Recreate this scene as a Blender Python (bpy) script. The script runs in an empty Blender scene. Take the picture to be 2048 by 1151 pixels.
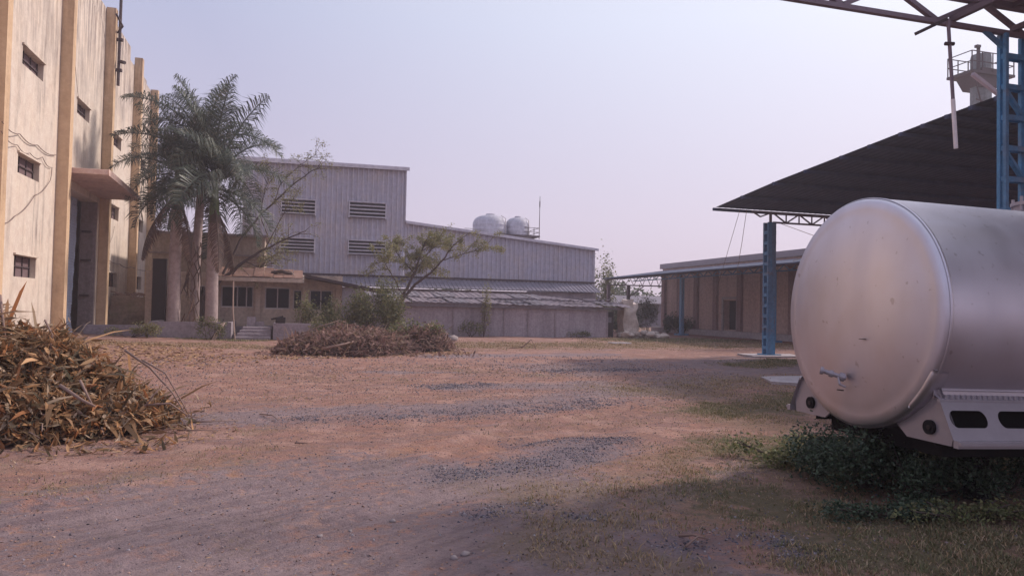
import bpy, math, random
from mathutils import Vector, Matrix, noise, Quaternion
R=math.radians
C=bpy.context.scene.collection
scene=bpy.context.scene
random.seed(11)

# ------------------------------------------------------------------ camera
YAW,PITCH,ROLL,EYE,FPX=R(16.5),R(1.63),0.0202,1.7,1480.0
cam_rot=Matrix.Rotation(-YAW,3,'Z')@Matrix.Rotation(math.pi/2+PITCH,3,'X')@Matrix.Rotation(ROLL,3,'Z')
cd=bpy.data.cameras.new('camera'); cam=bpy.data.objects.new('camera',cd); C.objects.link(cam)
cd.sensor_width=36; cd.lens=36*FPX/2048; cd.clip_end=3000; cd.clip_start=.05
cam.matrix_world=Matrix.Translation((0,0,EYE))@cam_rot.to_4x4()
scene.camera=cam
# ------------------------------------------------------------------ light
SUN_EL,SUN_AZ=R(38),R(76)      # azimuth from +y towards +x
sundir=Vector((math.sin(SUN_AZ)*math.cos(SUN_EL),math.cos(SUN_AZ)*math.cos(SUN_EL),math.sin(SUN_EL)))
w=bpy.data.worlds.new('World'); scene.world=w; w.use_nodes=True
nt=w.node_tree; nt.nodes.clear()
N=nt.nodes.new; L=nt.links.new
out=N('ShaderNodeOutputWorld'); bg=N('ShaderNodeBackground'); L(bg.outputs[0],out.inputs[0])
sky=N('ShaderNodeTexSky'); sky.sky_type='NISHITA'; sky.sun_disc=False
sky.sun_elevation=SUN_EL; sky.sun_rotation=SUN_AZ; sky.air_density=1.0; sky.dust_density=4.0; sky.ozone_density=1.5
# thin high overcast veil mixed into the sky: pale lavender, brighter towards the sun
geo=N('ShaderNodeTexCoord')
dot=N('ShaderNodeVectorMath'); dot.operation='DOT_PRODUCT'; L(geo.outputs['Generated'],dot.inputs[0]); dot.inputs[1].default_value=sundir
mr=N('ShaderNodeMapRange'); mr.inputs[1].default_value=.30; mr.inputs[2].default_value=1.0; L(dot.outputs['Value'],mr.inputs[0])
cr=N('ShaderNodeValToRGB'); L(mr.outputs[0],cr.inputs[0])
cr.color_ramp.elements[0].color=(3.45,3.65,4.95,1); cr.color_ramp.elements[1].color=(6.6,6.95,7.6,1)
e=cr.color_ramp.elements.new(.55); e.color=(5.2,5.5,6.5,1)
sep=N('ShaderNodeSeparateXYZ'); L(geo.outputs['Generated'],sep.inputs[0])
mz=N('ShaderNodeMapRange'); mz.inputs[1].default_value=0.0; mz.inputs[2].default_value=.36; L(sep.outputs[2],mz.inputs[0])
low=N('ShaderNodeMixRGB'); L(mz.outputs[0],low.inputs[0]); low.inputs[1].default_value=(4.75,4.0,4.75,1); L(cr.outputs[0],low.inputs[2])
mix=N('ShaderNodeMixRGB'); mix.inputs[0].default_value=.9
tint=N('ShaderNodeMixRGB'); tint.blend_type='MULTIPLY'; tint.inputs[0].default_value=1; tint.inputs[2].default_value=(1.0,.86,1.05,1)
L(sky.outputs[0],tint.inputs[1]); L(tint.outputs[0],mix.inputs[1]); L(low.outputs[0],mix.inputs[2])
L(mix.outputs[0],bg.inputs[0]); bg.inputs[1].default_value=.1
sl=bpy.data.lights.new('sun','SUN'); sl.energy=2.5; sl.angle=R(5.0); sl.color=(1,.88,.79)
so=bpy.data.objects.new('sun',sl); C.objects.link(so); so.location=(30,30,60)
so.rotation_euler=sundir.to_track_quat('Z','Y').to_euler()
scene.view_settings.view_transform='Standard'; scene.view_settings.look='None'
scene.view_settings.exposure=0.60; scene.view_settings.gamma=1
scene.cycles.max_bounces=6; scene.cycles.volume_bounces=1

# ------------------------------------------------------------------ helpers
def ray(px,py): return cam_rot@Vector(((px-1024)/FPX,-(py-575.5)/FPX,-1))
def on_ground(px,py,z=0):
    r=ray(px,py); t=(z-EYE)/r.z; return Vector((r.x*t,r.y*t,z))
def on_y(px,py,y):
    r=ray(px,py); t=y/r.y; return Vector((r.x*t,y,r.z*t+EYE))
def on_x(px,py,x):
    r=ray(px,py); t=x/r.x; return Vector((x,r.y*t,r.z*t+EYE))
def nz(x,y,z=0,s=1): return noise.noise(Vector((x*s,y*s,z)))
def fbm(x,y,z=0,s=1,o=4): return noise.fractal(Vector((x*s,y*s,z)),.6,2.0,o)
class MB:
    def __init__(s): s.v=[]; s.f=[]; s.m=[]; s.mi=0
    def face(s,pts):
        n=len(s.v); s.v.extend([tuple(p) for p in pts]); s.f.append(tuple(range(n,n+len(pts)))); s.m.append(s.mi)
    def add(s,vs,fs):
        n=len(s.v); s.v.extend([tuple(p) for p in vs])
        for f in fs: s.f.append(tuple(i+n for i in f)); s.m.append(s.mi)
    def box(s,a,b):
        x0,y0,z0=a; x1,y1,z1=b
        s.add([(x0,y0,z0),(x1,y0,z0),(x1,y1,z0),(x0,y1,z0),(x0,y0,z1),(x1,y0,z1),(x1,y1,z1),(x0,y1,z1)],
              [(0,3,2,1),(4,5,6,7),(0,1,5,4),(1,2,6,5),(2,3,7,6),(3,0,4,7)])
    def obox(s,p,q,wd,hg,up=Vector((0,0,1))):   # bar from p to q with section wd x hg
        p=Vector(p); q=Vector(q); d=(q-p).normalized()
        u=d.cross(up)
        if u.length<1e-4: u=d.cross(Vector((1,0,0)))
        u.normalize(); n=u.cross(d)
        vs=[]
        for c in (p,q):
            for a,b in ((-1,-1),(1,-1),(1,1),(-1,1)): vs.append(c+u*a*wd/2+n*b*hg/2)
        s.add(vs,[(3,2,1,0),(4,5,6,7),(0,1,5,4),(1,2,6,5),(2,3,7,6),(3,0,4,7)])
    def tube(s,pts,rad,n=7,cap=True):
        pts=[Vector(p) for p in pts]
        if not hasattr(rad,'__len__'): rad=[rad]*len(pts)
        vs=[]; ref=None
        for i,p in enumerate(pts):
            d=(pts[min(i+1,len(pts)-1)]-pts[max(i-1,0)]).normalized()
            if ref is None:
                ref=d.cross(Vector((0,0,1)))
                if ref.length<.05: ref=d.cross(Vector((1,0,0)))
            ref=(ref-d*ref.dot(d)).normalized(); b=d.cross(ref)
            for k in range(n):
                t=2*math.pi*k/n; vs.append(p+(ref*math.cos(t)+b*math.sin(t))*rad[i])
        fs=[]
        for i in range(len(pts)-1):
            for k in range(n):
                k2=(k+1)%n; fs.append((i*n+k,i*n+k2,(i+1)*n+k2,(i+1)*n+k))
        if cap: fs.append(tuple(range(n-1,-1,-1))); fs.append(tuple((len(pts)-1)*n+k for k in range(n)))
        s.add(vs,fs)
    def prism(s,poly,axis,a,b):   # poly in the two other axes, extruded on axis from a to b
        def mk(u,w,t):
            return {'x':(t,u,w),'y':(u,t,w),'z':(u,w,t)}[axis]
        n=len(poly); vs=[mk(u,w,a) for u,w in poly]+[mk(u,w,b) for u,w in poly]
        fs=[tuple(range(n)),tuple(range(2*n-1,n-1,-1))]+[(i,(i+1)%n,n+(i+1)%n,n+i) for i in range(n)]
        s.add(vs,fs)
    def build(s,name,mats,parent=None,smooth=False,bevel=0):
        me=bpy.data.meshes.new(name); me.from_pydata(s.v,[],s.f)
        if not isinstance(mats,(list,tuple)): mats=[mats]
        for m in mats: me.materials.append(m)
        if len(mats)>1: me.polygons.foreach_set('material_index',s.m)
        if smooth: me.polygons.foreach_set('use_smooth',[True]*len(me.polygons))
        me.update()
        o=bpy.data.objects.new(name,me); C.objects.link(o)
        if parent: o.parent=parent
        if bevel:
            b=o.modifiers.new('bevel','BEVEL'); b.width=bevel; b.segments=2; b.limit_method='ANGLE'
        return o
def tag(o,label=None,cat=None,group=None,kind=None):
    if label: o['label']=label
    if cat: o['category']=cat
    if group: o['group']=group
    if kind: o['kind']=kind
    return o
def thing(name,label,cat,loc=(0,0,0),group=None):
    o=bpy.data.objects.new(name,None); C.objects.link(o); o.location=loc; o.empty_display_size=.2
    return tag(o,label,cat,group)
def rel(mb,loc):  # move a mesh collected in world coordinates to its thing's origin
    lx,ly,lz=loc; mb.v=[(x-lx,y-ly,z-lz) for x,y,z in mb.v]; return mb

# ------------------------------------------------------------------ materials
def mat(name,rough=.85,metal=0.0,spec=.3):
    m=bpy.data.materials.new(name); m.use_nodes=True; b=m.node_tree.nodes['Principled BSDF']
    b.inputs['Roughness'].default_value=rough; b.inputs['Metallic'].default_value=metal
    b.inputs['Specular IOR Level'].default_value=spec
    return m,m.node_tree,b
def texco(t,scale=(1,1,1)):
    tc=t.nodes.new('ShaderNodeTexCoord'); mp=t.nodes.new('ShaderNodeMapping'); mp.inputs['Scale'].default_value=scale
    g=t.nodes.new('ShaderNodeNewGeometry')
    t.links.new(g.outputs['Position'],mp.inputs[0]); return mp.outputs[0]
def noi(t,scale=(1,1,1),s=1,detail=5,rough=.6,lo=.3,hi=.7):
    n=t.nodes.new('ShaderNodeTexNoise'); n.inputs['Scale'].default_value=s; n.inputs['Detail'].default_value=detail; n.inputs['Roughness'].default_value=rough
    t.links.new(texco(t,scale),n.inputs['Vector'])
    m=t.nodes.new('ShaderNodeMapRange'); m.inputs[1].default_value=lo; m.inputs[2].default_value=hi; t.links.new(n.outputs[0],m.inputs[0]); return m.outputs[0]
def mixc(t,fac,a,b,mode='MIX'):
    m=t.nodes.new('ShaderNodeMixRGB'); m.blend_type=mode
    for i,x in ((0,fac),(1,a),(2,b)):
        if isinstance(x,(int,float)): m.inputs[i].default_value=x
        elif isinstance(x,tuple): m.inputs[i].default_value=(*x,1) if len(x)==3 else x
        else: t.links.new(x,m.inputs[i])
    return m.outputs[0]
def mul(t,a,b):
    m=t.nodes.new('ShaderNodeMath'); m.operation='MULTIPLY'
    for i,x in ((0,a),(1,b)):
        if isinstance(x,(int,float)): m.inputs[i].default_value=x
        else: t.links.new(x,m.inputs[i])
    return m.outputs[0]
def bump(t,b,h,strength=.3,dist=.02):
    n=t.nodes.new('ShaderNodeBump'); n.inputs['Strength'].default_value=strength; n.inputs['Distance'].default_value=dist
    t.links.new(h,n.inputs['Height']); t.links.new(n.outputs[0],b.inputs['Normal'])
def weathered(name,base,stain,streak=True,rough=.9,grain=8,amount=.7,spots=None,smin=.45,smax=.75,bstr=.3,metal=0,spec=.3):
    m,t,b=mat(name,rough,metal,spec)
    f=noi(t,(1,1,.08) if streak else (1,1,1),1.6 if streak else .8,6,.7,smin,smax)
    c=mixc(t,mul(t,f,amount),base,stain)
    c=mixc(t,mul(t,noi(t,(1,1,1),.5,4,.6,.35,.7),.35),c,tuple(x*.72 for x in base))
    if spots: c=mixc(t,mul(t,noi(t,(1,1,1),1.3,6,.75,.55,.68),.8),c,spots)
    g=noi(t,(1,1,1),grain,6,.7,.3,.7)
    c=mixc(t,.25,c,g,'OVERLAY'); t.links.new(c,b.inputs['Base Color'])
    if bstr: bump(t,b,g,bstr,.02)
    return m
def plain(name,col,rough=.8,metal=0,var=.3,grain=12,spec=.3):
    m,t,b=mat(name,rough,metal,spec)
    f=noi(t,(1,1,1),grain,5,.65,.3,.7); f2=noi(t,(1,1,1),1.1,4,.6,.35,.7)
    c=mixc(t,mul(t,f,var),col,tuple(x*.55 for x in col)); c=mixc(t,mul(t,f2,var),c,tuple(min(1,x*1.35) for x in col))
    t.links.new(c,b.inputs['Base Color']); bump(t,b,f,.15,.01); return m
def leafy(name,cols,trans=.25,rough=.6):
    m,t,b=mat(name,rough,0,.25)
    g=t.nodes.new('ShaderNodeNewGeometry'); r=t.nodes.new('ShaderNodeValToRGB'); t.links.new(g.outputs['Random Per Island'],r.inputs[0])
    el=r.color_ramp.elements
    while len(el)<len(cols): el.new(.5)
    for i,c in enumerate(cols): el[i].position=i/(len(cols)-1); el[i].color=(*c,1)
    t.links.new(r.outputs[0],b.inputs['Base Color'])
    tr=t.nodes.new('ShaderNodeBsdfTranslucent'); t.links.new(r.outputs[0],tr.inputs[0])
    mx=t.nodes.new('ShaderNodeMixShader'); mx.inputs[0].default_value=trans
    o=t.nodes['Material Output']; t.links.new(b.outputs[0],mx.inputs[1]); t.links.new(tr.outputs[0],mx.inputs[2]); t.links.new(mx.outputs[0],o.inputs[0])
    return m
M={}
def plaster(name,base,stain,amt):
    m,t,b=mat(name,.93,0,.2)
    st=mul(t,noi(t,(1,1,.13),2.4,6,.62,.46,.66),noi(t,(1,1,.6),.30,4,.6,.40,.60))
    c=mixc(t,mul(t,st,amt*.8),base,stain)
    gp=t.nodes.new('ShaderNodeNewGeometry'); sz=t.nodes.new('ShaderNodeSeparateXYZ'); t.links.new(gp.outputs['Position'],sz.inputs[0])
    zt=t.nodes.new('ShaderNodeMapRange'); zt.inputs[1].default_value=9.0; zt.inputs[2].default_value=15.5; t.links.new(sz.outputs[2],zt.inputs[0])
    zl=t.nodes.new('ShaderNodeMapRange'); zl.inputs[1].default_value=1.6; zl.inputs[2].default_value=.0; t.links.new(sz.outputs[2],zl.inputs[0])
    c=mixc(t,mul(t,mul(t,noi(t,(1,1,.10),4.0,6,.65,.42,.60),zt.outputs[0]),amt),c,stain)
    c=mixc(t,mul(t,mul(t,noi(t,(1,1,1),2.0,5,.7,.40,.62),zl.outputs[0]),amt*.6),c,stain)
    c=mixc(t,mul(t,noi(t,(1,1,1),.7,5,.65,.45,.7),.25),c,(.66,.50,.36))
    g=noi(t,(1,1,1),3.5,7,.75,.3,.7); c=mixc(t,.16,c,g,'OVERLAY'); t.links.new(c,b.inputs['Base Color']); bump(t,b,g,.3,.03); return m
M['plaster']=plaster('beige_plaster',(.60,.51,.435),(.15,.115,.11),1.0)
M['pilaster']=plaster('ochre_plaster',(.56,.39,.25),(.24,.15,.10),.7)
M['soffit']=weathered('canopy_concrete',(.62,.44,.38),(.36,.24,.21),False,.9,5,.5)
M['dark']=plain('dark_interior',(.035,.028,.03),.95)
M['louvrebrown']=plain('brown_panel',(.15,.10,.105),.9)
M['shutter']=weathered('blue_grey_shutter',(.46,.52,.66),(.30,.28,.33),True,.6,10,.4,None)
M['jamb']=weathered('grey_render',(.26,.21,.21),(.10,.08,.09),True,.95,7,.7)
M['steelrust']=plain('dark_steel',(.07,.05,.055),.7,0.2)
M['metal_wall']=plaster('grey_cladding',(.44,.42,.50),(.26,.24,.28),.5)
M['metal_trim']=weathered('grey_trim',(.56,.53,.60),(.30,.27,.32),True,.5,4,.4,None,.45,.8,.05)
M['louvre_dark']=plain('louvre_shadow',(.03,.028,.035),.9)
M['concrete']=weathered('stained_concrete',(.38,.33,.37),(.15,.13,.15),True,.95,9,.8,(.34,.29,.31))
M['asbestos']=weathered('asbestos_sheet',(.24,.205,.235),(.10,.085,.095),False,1,10,.8,(.30,.235,.245),spec=.05)
M['sheet_pale']=weathered('pale_sheet',(.22,.20,.23),(.12,.105,.12),False,1,10,.8,spec=.05)
M['apron']=weathered('apron_sheet',(.21,.195,.24),(.12,.105,.13),False,1,8,.6,None,.45,.75,.05,0,.05)
M['rust']=weathered('rusted_sheet',(.25,.14,.11),(.12,.08,.075),False,.95,8,.8,(.34,.25,.23))
M['bungalow']=weathered('bungalow_plaster',(.54,.43,.36),(.24,.18,.16),True,.92,6,.6)
M['bungalow_up']=weathered('upper_plaster',(.36,.285,.235),(.15,.115,.10),True,.92,6,.8)
M['glass']=mat('dark_glass',.35,0,.12)[0]; M['glass'].node_tree.nodes['Principled BSDF'].inputs['Base Color'].default_value=(.012,.015,.022,1)
M['frame']=plain('window_frame',(.45,.40,.40),.6)
M['planter']=weathered('planter_concrete',(.32,.27,.30),(.11,.09,.10),False,.95,9,.7)
M['mossy']=weathered('mossy_masonry',(.27,.21,.17),(.09,.08,.065),False,.97,5,.9,(.16,.16,.09))
M['rr_wall']=weathered('pink_beige_wall',(.56,.41,.38),(.28,.2,.2),True,.92,5,.6)
M['rr_pil']=weathered('brown_pilaster',(.32,.22,.22),(.17,.12,.13),True,.92,5,.6)
M['rr_trim']=plain('parapet_trim',(.30,.26,.28),.9)
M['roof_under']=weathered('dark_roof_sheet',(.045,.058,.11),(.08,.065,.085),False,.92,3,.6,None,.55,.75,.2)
M['roof_grey']=weathered('grey_roof_sheet',(.40,.37,.41),(.25,.2,.22),False,.8,3,.6)
M['blue']=weathered('blue_paint',(.085,.25,.44),(.13,.11,.12),True,.55,9,.8,(.20,.16,.16),.42,.70,.1)
M['truss']=plain('truss_steel',(.14,.10,.12),.6,.1)
M['purple_steel']=plain('aged_pipe_steel',(.20,.15,.18),.55,.2)
M['white_tube']=plain('pale_tube',(.72,.66,.66),.5)
M['tower']=weathered('tower_concrete',(.20,.22,.23),(.10,.10,.11),True,.95,5,.6)
M['water_tank']=weathered('pale_grp',(.40,.39,.45),(.24,.23,.28),True,.6,5,.5,None,.45,.8,.05)
M['white_ruin']=weathered('whitewashed_stone',(.56,.47,.42),(.20,.15,.14),False,.97,4,.7,(.16,.13,.12))
M['trunk_palm']=weathered('palm_trunk',(.37,.285,.275),(.20,.15,.145),False,.95,5,.6)
M['crownshaft']=plain('green_crownshaft',(.11,.15,.065),.5,0,.4)
M['bark']=plain('dark_bark',(.085,.06,.055),.95)
M['bark_pale']=plain('pale_dry_wood',(.40,.29,.24),.9)
M['branch_dry']=plain('dry_branch',(.24,.16,.135),.95)
M['cable']=plain('cable',(.19,.135,.12),.7)
M['straw_stem']=plain('straw_stem',(.46,.33,.23),.9)
M['slab']=weathered('pale_slab',(.42,.37,.39),(.22,.19,.20),False,.95,8,.6)
M['stone']=plain('pale_stone',(.27,.225,.225),.95)
M['chip']=leafy('blue_grey_chippings',[(.05,.048,.062),(.13,.12,.155),(.30,.27,.30),(.04,.036,.045),(.20,.16,.17),(.09,.085,.12),(.40,.36,.37)],0,.95)
M['palm_leaf']=leafy('palm_leaf',[(.045,.062,.052),(.070,.092,.068),(.060,.078,.068),(.10,.12,.085),(.18,.17,.13)],.3,.42)
M['dead_frond']=leafy('dead_frond',[(.17,.10,.08),(.10,.07,.06),(.25,.16,.12)],.15)
M['tree_leaf']=leafy('feathery_leaf',[(.21,.21,.09),(.29,.27,.13),(.14,.155,.075),(.33,.29,.15),(.24,.20,.12)],.4)
M['bush_leaf']=leafy('bush_leaf',[(.09,.115,.055),(.16,.175,.075),(.24,.23,.10),(.05,.065,.04),(.34,.29,.16)],.35)
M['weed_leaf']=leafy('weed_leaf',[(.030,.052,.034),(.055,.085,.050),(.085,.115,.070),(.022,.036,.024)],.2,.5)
M['far_leaf']=leafy('far_leaf',[(.05,.075,.05),(.09,.11,.06),(.12,.13,.07)],.3)
M['pile_leaf']=leafy('dry_pile_leaf',[(.30,.145,.07),(.10,.07,.045),(.52,.27,.12),(.06,.05,.035),(.26,.15,.085),(.68,.40,.21),(.17,.115,.07),(.09,.08,.05),(.46,.19,.08),(.12,.09,.055),(.58,.42,.30),(.05,.04,.03)],.32,.75)
M['pink_leaf']=leafy('withered_leaf',[(.28,.16,.135),(.14,.08,.075),(.38,.24,.20),(.08,.05,.05),(.22,.15,.10)],.3,.85)
M['litter']=leafy('ground_litter',[(.34,.19,.10),(.20,.11,.07),(.45,.28,.15),(.14,.09,.06)],.1,.9)
M['grass']=leafy('dry_grass',[(.30,.20,.11),(.42,.30,.18),(.20,.15,.085),(.16,.15,.08),(.48,.36,.25),(.24,.15,.10)],.25,.8)
M['green_grass']=leafy('green_grass',[(.12,.13,.065),(.17,.17,.085),(.25,.21,.12),(.10,.11,.06),(.33,.25,.16)],.25,.8)

# stainless tank
def tank_mat():
    m,t,b=mat('brushed_tank_metal',.45,.97,.5)
    tc=t.nodes.new('ShaderNodeTexCoord')
    def n_(sc,s,lo,hi,d=5):
        mp=t.nodes.new('ShaderNodeMapping'); mp.inputs['Scale'].default_value=sc; t.links.new(tc.outputs['Object'],mp.inputs[0])
        n=t.nodes.new('ShaderNodeTexNoise'); n.inputs['Scale'].default_value=s; n.inputs['Detail'].default_value=d; t.links.new(mp.outputs[0],n.inputs['Vector'])
        r=t.nodes.new('ShaderNodeMapRange'); r.inputs[1].default_value=lo; r.inputs[2].default_value=hi; t.links.new(n.outputs[0],r.inputs[0]); return r.outputs[0]
    c=mixc(t,mul(t,n_((1,1,.15),3,.4,.75,7),.35),(.66,.63,.70),(.54,.50,.54))
    c=mixc(t,mul(t,n_((1,1,1),14,.68,.73,3),.35),c,(.22,.16,.15))
    c=mixc(t,mul(t,n_((.3,3,3),.8,.45,.7),.25),c,(.52,.44,.42))
    t.links.new(c,b.inputs['Base Color'])
    rr=t.nodes.new('ShaderNodeMapRange'); rr.inputs[3].default_value=.40; rr.inputs[4].default_value=.56; t.links.new(n_((1,1,.2),2.5,.3,.7,6),rr.inputs[0]); t.links.new(rr.outputs[0],b.inputs['Roughness'])
    bump(t,b,n_((1,1,.4),1.1,.2,.8,3),.25,.03)
    return m
M['tank']=tank_mat()
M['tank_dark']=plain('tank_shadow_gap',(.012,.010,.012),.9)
M['tank_frame']=plain('pale_steel_plate',(.36,.32,.35),.45,.35,.25,9,.4)
M['rubber']=plain('lamp_rubber',(.03,.02,.02),.6)

# ------------------------------------------------------------------ ground
def segd(p,a,b):
    ax,ay=a; bx,by=b; dx,dy=bx-ax,by-ay; t=max(0,min(1,((p[0]-ax)*dx+(p[1]-ay)*dy)/(dx*dx+dy*dy+1e-9)))
    return math.hypot(p[0]-ax-dx*t,p[1]-ay-dy*t)
def stroke(pxs,wd,amp=1.0):
    pts=[tuple(on_ground(*p)[:2]) for p in pxs]; return [(pts[i],pts[i+1],wd,amp) for i in range(len(pts)-1)]
S_grey=stroke([(-300,1090),(450,1010),(800,960)],1.2)+stroke([(-200,1200),(400,1180),(900,1100)],1.6)+stroke([(700,1040),(1000,960),(1150,900)],.5)\
 +stroke([(380,838),(700,822),(1000,812),(1240,785)],.7)+stroke([(1150,735),(1400,728),(1560,722)],2.2)+stroke([(1240,785),(1450,750),(1600,735)],1.2)\
 +stroke([(745,745),(900,745)],.35)+stroke([(1180,765),(1050,770),(920,772)],.7)+stroke([(1280,1010),(1420,960),(1520,930)],.3)+stroke([(1150,960),(1300,1100),(1400,1160)],.5)+stroke([(880,712),(1200,708)],.9)
S_grav=stroke([(1060,885),(1230,880)],.28)+stroke([(1225,885),(1130,915),(1010,935),(905,950)],.33)+stroke([(940,1030),(1060,1015)],.17)+stroke([(1370,1085),(1530,1070),(1600,1110)],.2)+stroke([(1140,1035),(1190,1035)],.1)\
 +stroke([(620,838),(850,832),(1060,818),(1200,806)],.5,.55)+stroke([(860,772),(960,768)],.35,.6)+stroke([(1120,742),(1280,738)],.5,.5)
S_dummy=0
S_grass=stroke([(880,690),(1250,690),(1580,690)],3.0)+stroke([(230,690),(420,690),(520,695)],1.4)+stroke([(1450,830),(1560,840)],1.0)+stroke([(1300,950),(1400,905),(1520,880)],.35)\
 +stroke([(1250,1000),(1700,950),(2040,980)],1.0)+stroke([(1150,1060),(1300,1020)],.35)+stroke([(1350,1010),(1560,1000),(2040,1080)],.7)+stroke([(1080,1100),(1250,1110),(1350,1140)],.3)+stroke([(1600,1080),(2100,1130)],.7)+stroke([(450,800),(700,795)],.6,.35)+stroke([(850,735),(1100,750)],.8,.4)+stroke([(500,860),(0,930)],.3,.4)+stroke([(-60,985),(250,960),(480,905)],.5,.5)+stroke([(1000,850),(1400,830)],.6,.35)+stroke([(500,750),(850,765)],.9,.3)+stroke([(1340,780),(1560,760)],1.5)
S_green=stroke([(1440,820),(1560,810),(1620,790)],.8)+stroke([(1500,730),(1590,722)],1.0)+stroke([(1560,900),(2040,930)],1.1)+stroke([(1500,1000),(1750,1050),(2040,1080)],.6)+stroke([(250,672),(500,680)],1.0)+stroke([(1280,680),(1420,680)],2.5)+stroke([(1700,1100),(2040,1140)],.5)
def field(S,x,y,soft=1.0):
    best=0
    for a,b,wd,amp in S:
        d=segd((x,y),a,b)
        if d<wd*3:
            v=(1.0-(d/wd-.25)/1.5)*amp
            v=min(v,amp)
            if v>best: best=v
    return max(0,min(1,best))
_ra=on_ground(100,1130); _rb=on_ground(1150,885); _rn=Vector((-(_rb.y-_ra.y),_rb.x-_ra.x)).normalized()
def height(x,y):
    h=.035*fbm(x,y,3,.35,3)+.010*fbm(x,y,9,2.0,3)
    if 3<y<16 and -6<x<9:
        q=(x-_ra.x)*_rn.x+(y-_ra.y)*_rn.y+.25*math.sin(x*.5)
        for c0 in (-.55,.75,1.35): h-=.034*math.exp(-((q-c0)/.13)**2)-.016*math.exp(-((q-c0-.24)/.08)**2)
    m=max(0,min(1,(-x-4)/5))*max(0,min(1,(y-22)/10))*max(0,min(1,(42-y)/3+.2)); h+=.22*m
    return h
def axis(a,b,fine,lo,hi):
    v=[]; x=a
    while x<b: v.append(x); x+=fine
    s=fine; x=a; left=[]
    while x>lo: s*=1.35; x-=s; left.append(max(x,lo))
    s=fine; x=v[-1]; right=[]
    while x<hi: s*=1.35; x+=s; right.append(min(x,hi))
    return left[::-1]+v+right
xs=axis(-10,22,.13,-150,150); ys=[]; y=2.5
while y<52: ys.append(y); y+=.05*max(1,y/5.0)*.9
lo=[]; s=.2; y=2.5
while y>-60: s*=1.4; y-=s; lo.append(y)
hi=[]; s=.6; y=ys[-1]
while y<150: s*=1.3; y+=s; hi.append(y)
ys=lo[::-1]+ys+hi
gv=[]; A1=[];
for y in ys:
    for x in xs:
        gv.append((x,y,height(x,y)))
        if -12<x<34 and 2<y<60:
            n1=fbm(x,y,1,.8,4)*.5; n2=fbm(x,y,5,2.2,3)*.5
            gr=field(S_grey,x,y); gv_=field(S_grav,x,y); ga=field(S_grass,x,y); gn=field(S_green,x,y)
            A1.append((max(0,min(1,gr+n1*.9*(gr>0)-.05+.3*max(0,n2))),max(0,min(1,ga+n1*1.0+(n2*.5)-.1)),max(0,min(1,(gn+n2*.9-.1)*(gn>0))),max(0,min(1,(gv_*1.15+n2*.8-.1)*(gv_>0)))))
        else: A1.append((.2,.5,.3,0))
nx=len(xs)
gf=[(j*nx+i,j*nx+i+1,(j+1)*nx+i+1,(j+1)*nx+i) for j in range(len(ys)-1) for i in range(nx-1)]
me=bpy.data.meshes.new('ground'); me.from_pydata(gv,[],gf)
ca=me.color_attributes.new('cover','FLOAT_COLOR','POINT'); ca.data.foreach_set('color',[c for t in A1 for c in t])
me.polygons.foreach_set('use_smooth',[True]*len(me.polygons)); me.update()
ground=bpy.data.objects.new('ground',me); C.objects.link(ground); tag(ground,kind='structure')
m,t,b=mat('yard_soil',.97,0,.12)
at=t.nodes.new('ShaderNodeAttribute'); at.attribute_name='cover'
sp=t.nodes.new('ShaderNodeSeparateColor'); t.links.new(at.outputs['Color'],sp.inputs[0])
fine=noi(t,(1,1,1),38,6,.75,.3,.7); mid=noi(t,(1,1,1),7,6,.7,.32,.68); big=noi(t,(1,1,1),.7,5,.65,.35,.65); vfine=noi(t,(1,1,1),120,4,.7,.3,.7)
soil=mixc(t,big,(.48,.235,.165),(.38,.215,.18)); soil=mixc(t,mul(t,noi(t,(1,1,1),2.3,6,.7,.42,.66),.6),soil,(.37,.225,.12)); soil=mixc(t,mul(t,mid,.6),soil,(.19,.105,.10)); soil=mixc(t,mul(t,noi(t,(1,1,1),55,5,.8,.5,.7),.5),soil,(.50,.35,.28))
grey=mixc(t,mid,(.30,.235,.245),(.22,.175,.195)); grey=mixc(t,mul(t,fine,.45),grey,(.36,.29,.285))
def streaks(ang,across,along,lo,hi):
    tc=t.nodes.new('ShaderNodeNewGeometry'); m1=t.nodes.new('ShaderNodeMapping'); m1.inputs['Rotation'].default_value=(0,0,-ang); t.links.new(tc.outputs['Position'],m1.inputs[0])
    m2=t.nodes.new('ShaderNodeMapping'); m2.inputs['Scale'].default_value=(along,across,1); t.links.new(m1.outputs[0],m2.inputs[0])
    n=t.nodes.new('ShaderNodeTexNoise'); n.inputs['Scale'].default_value=1; n.inputs['Detail'].default_value=5; n.inputs['Roughness'].default_value=.65; t.links.new(m2.outputs[0],n.inputs['Vector'])
    q=t.nodes.new('ShaderNodeMapRange'); q.inputs[1].default_value=lo; q.inputs[2].default_value=hi; t.links.new(n.outputs[0],q.inputs[0]); return q.outputs[0]
_d=on_ground(1150,890)-on_ground(100,1120); tr1=streaks(math.atan2(_d.y,_d.x),9,.7,.42,.62); tr2=streaks(.15,3.5,.45,.42,.62)
grey=mixc(t,mul(t,tr1,.6),grey,(.14,.105,.125)); soil=mixc(t,mul(t,tr2,.38),soil,(.21,.135,.125)); soil=mixc(t,mul(t,streaks(.3,2.2,.5,.55,.68),.45),soil,(.26,.22,.24))
straw=mixc(t,fine,(.34,.245,.15),(.17,.125,.08)); 
green=mixc(t,fine,(.085,.09,.04),(.15,.13,.065))
gravel=mixc(t,vfine,(.075,.070,.095),(.22,.20,.235))
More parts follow.
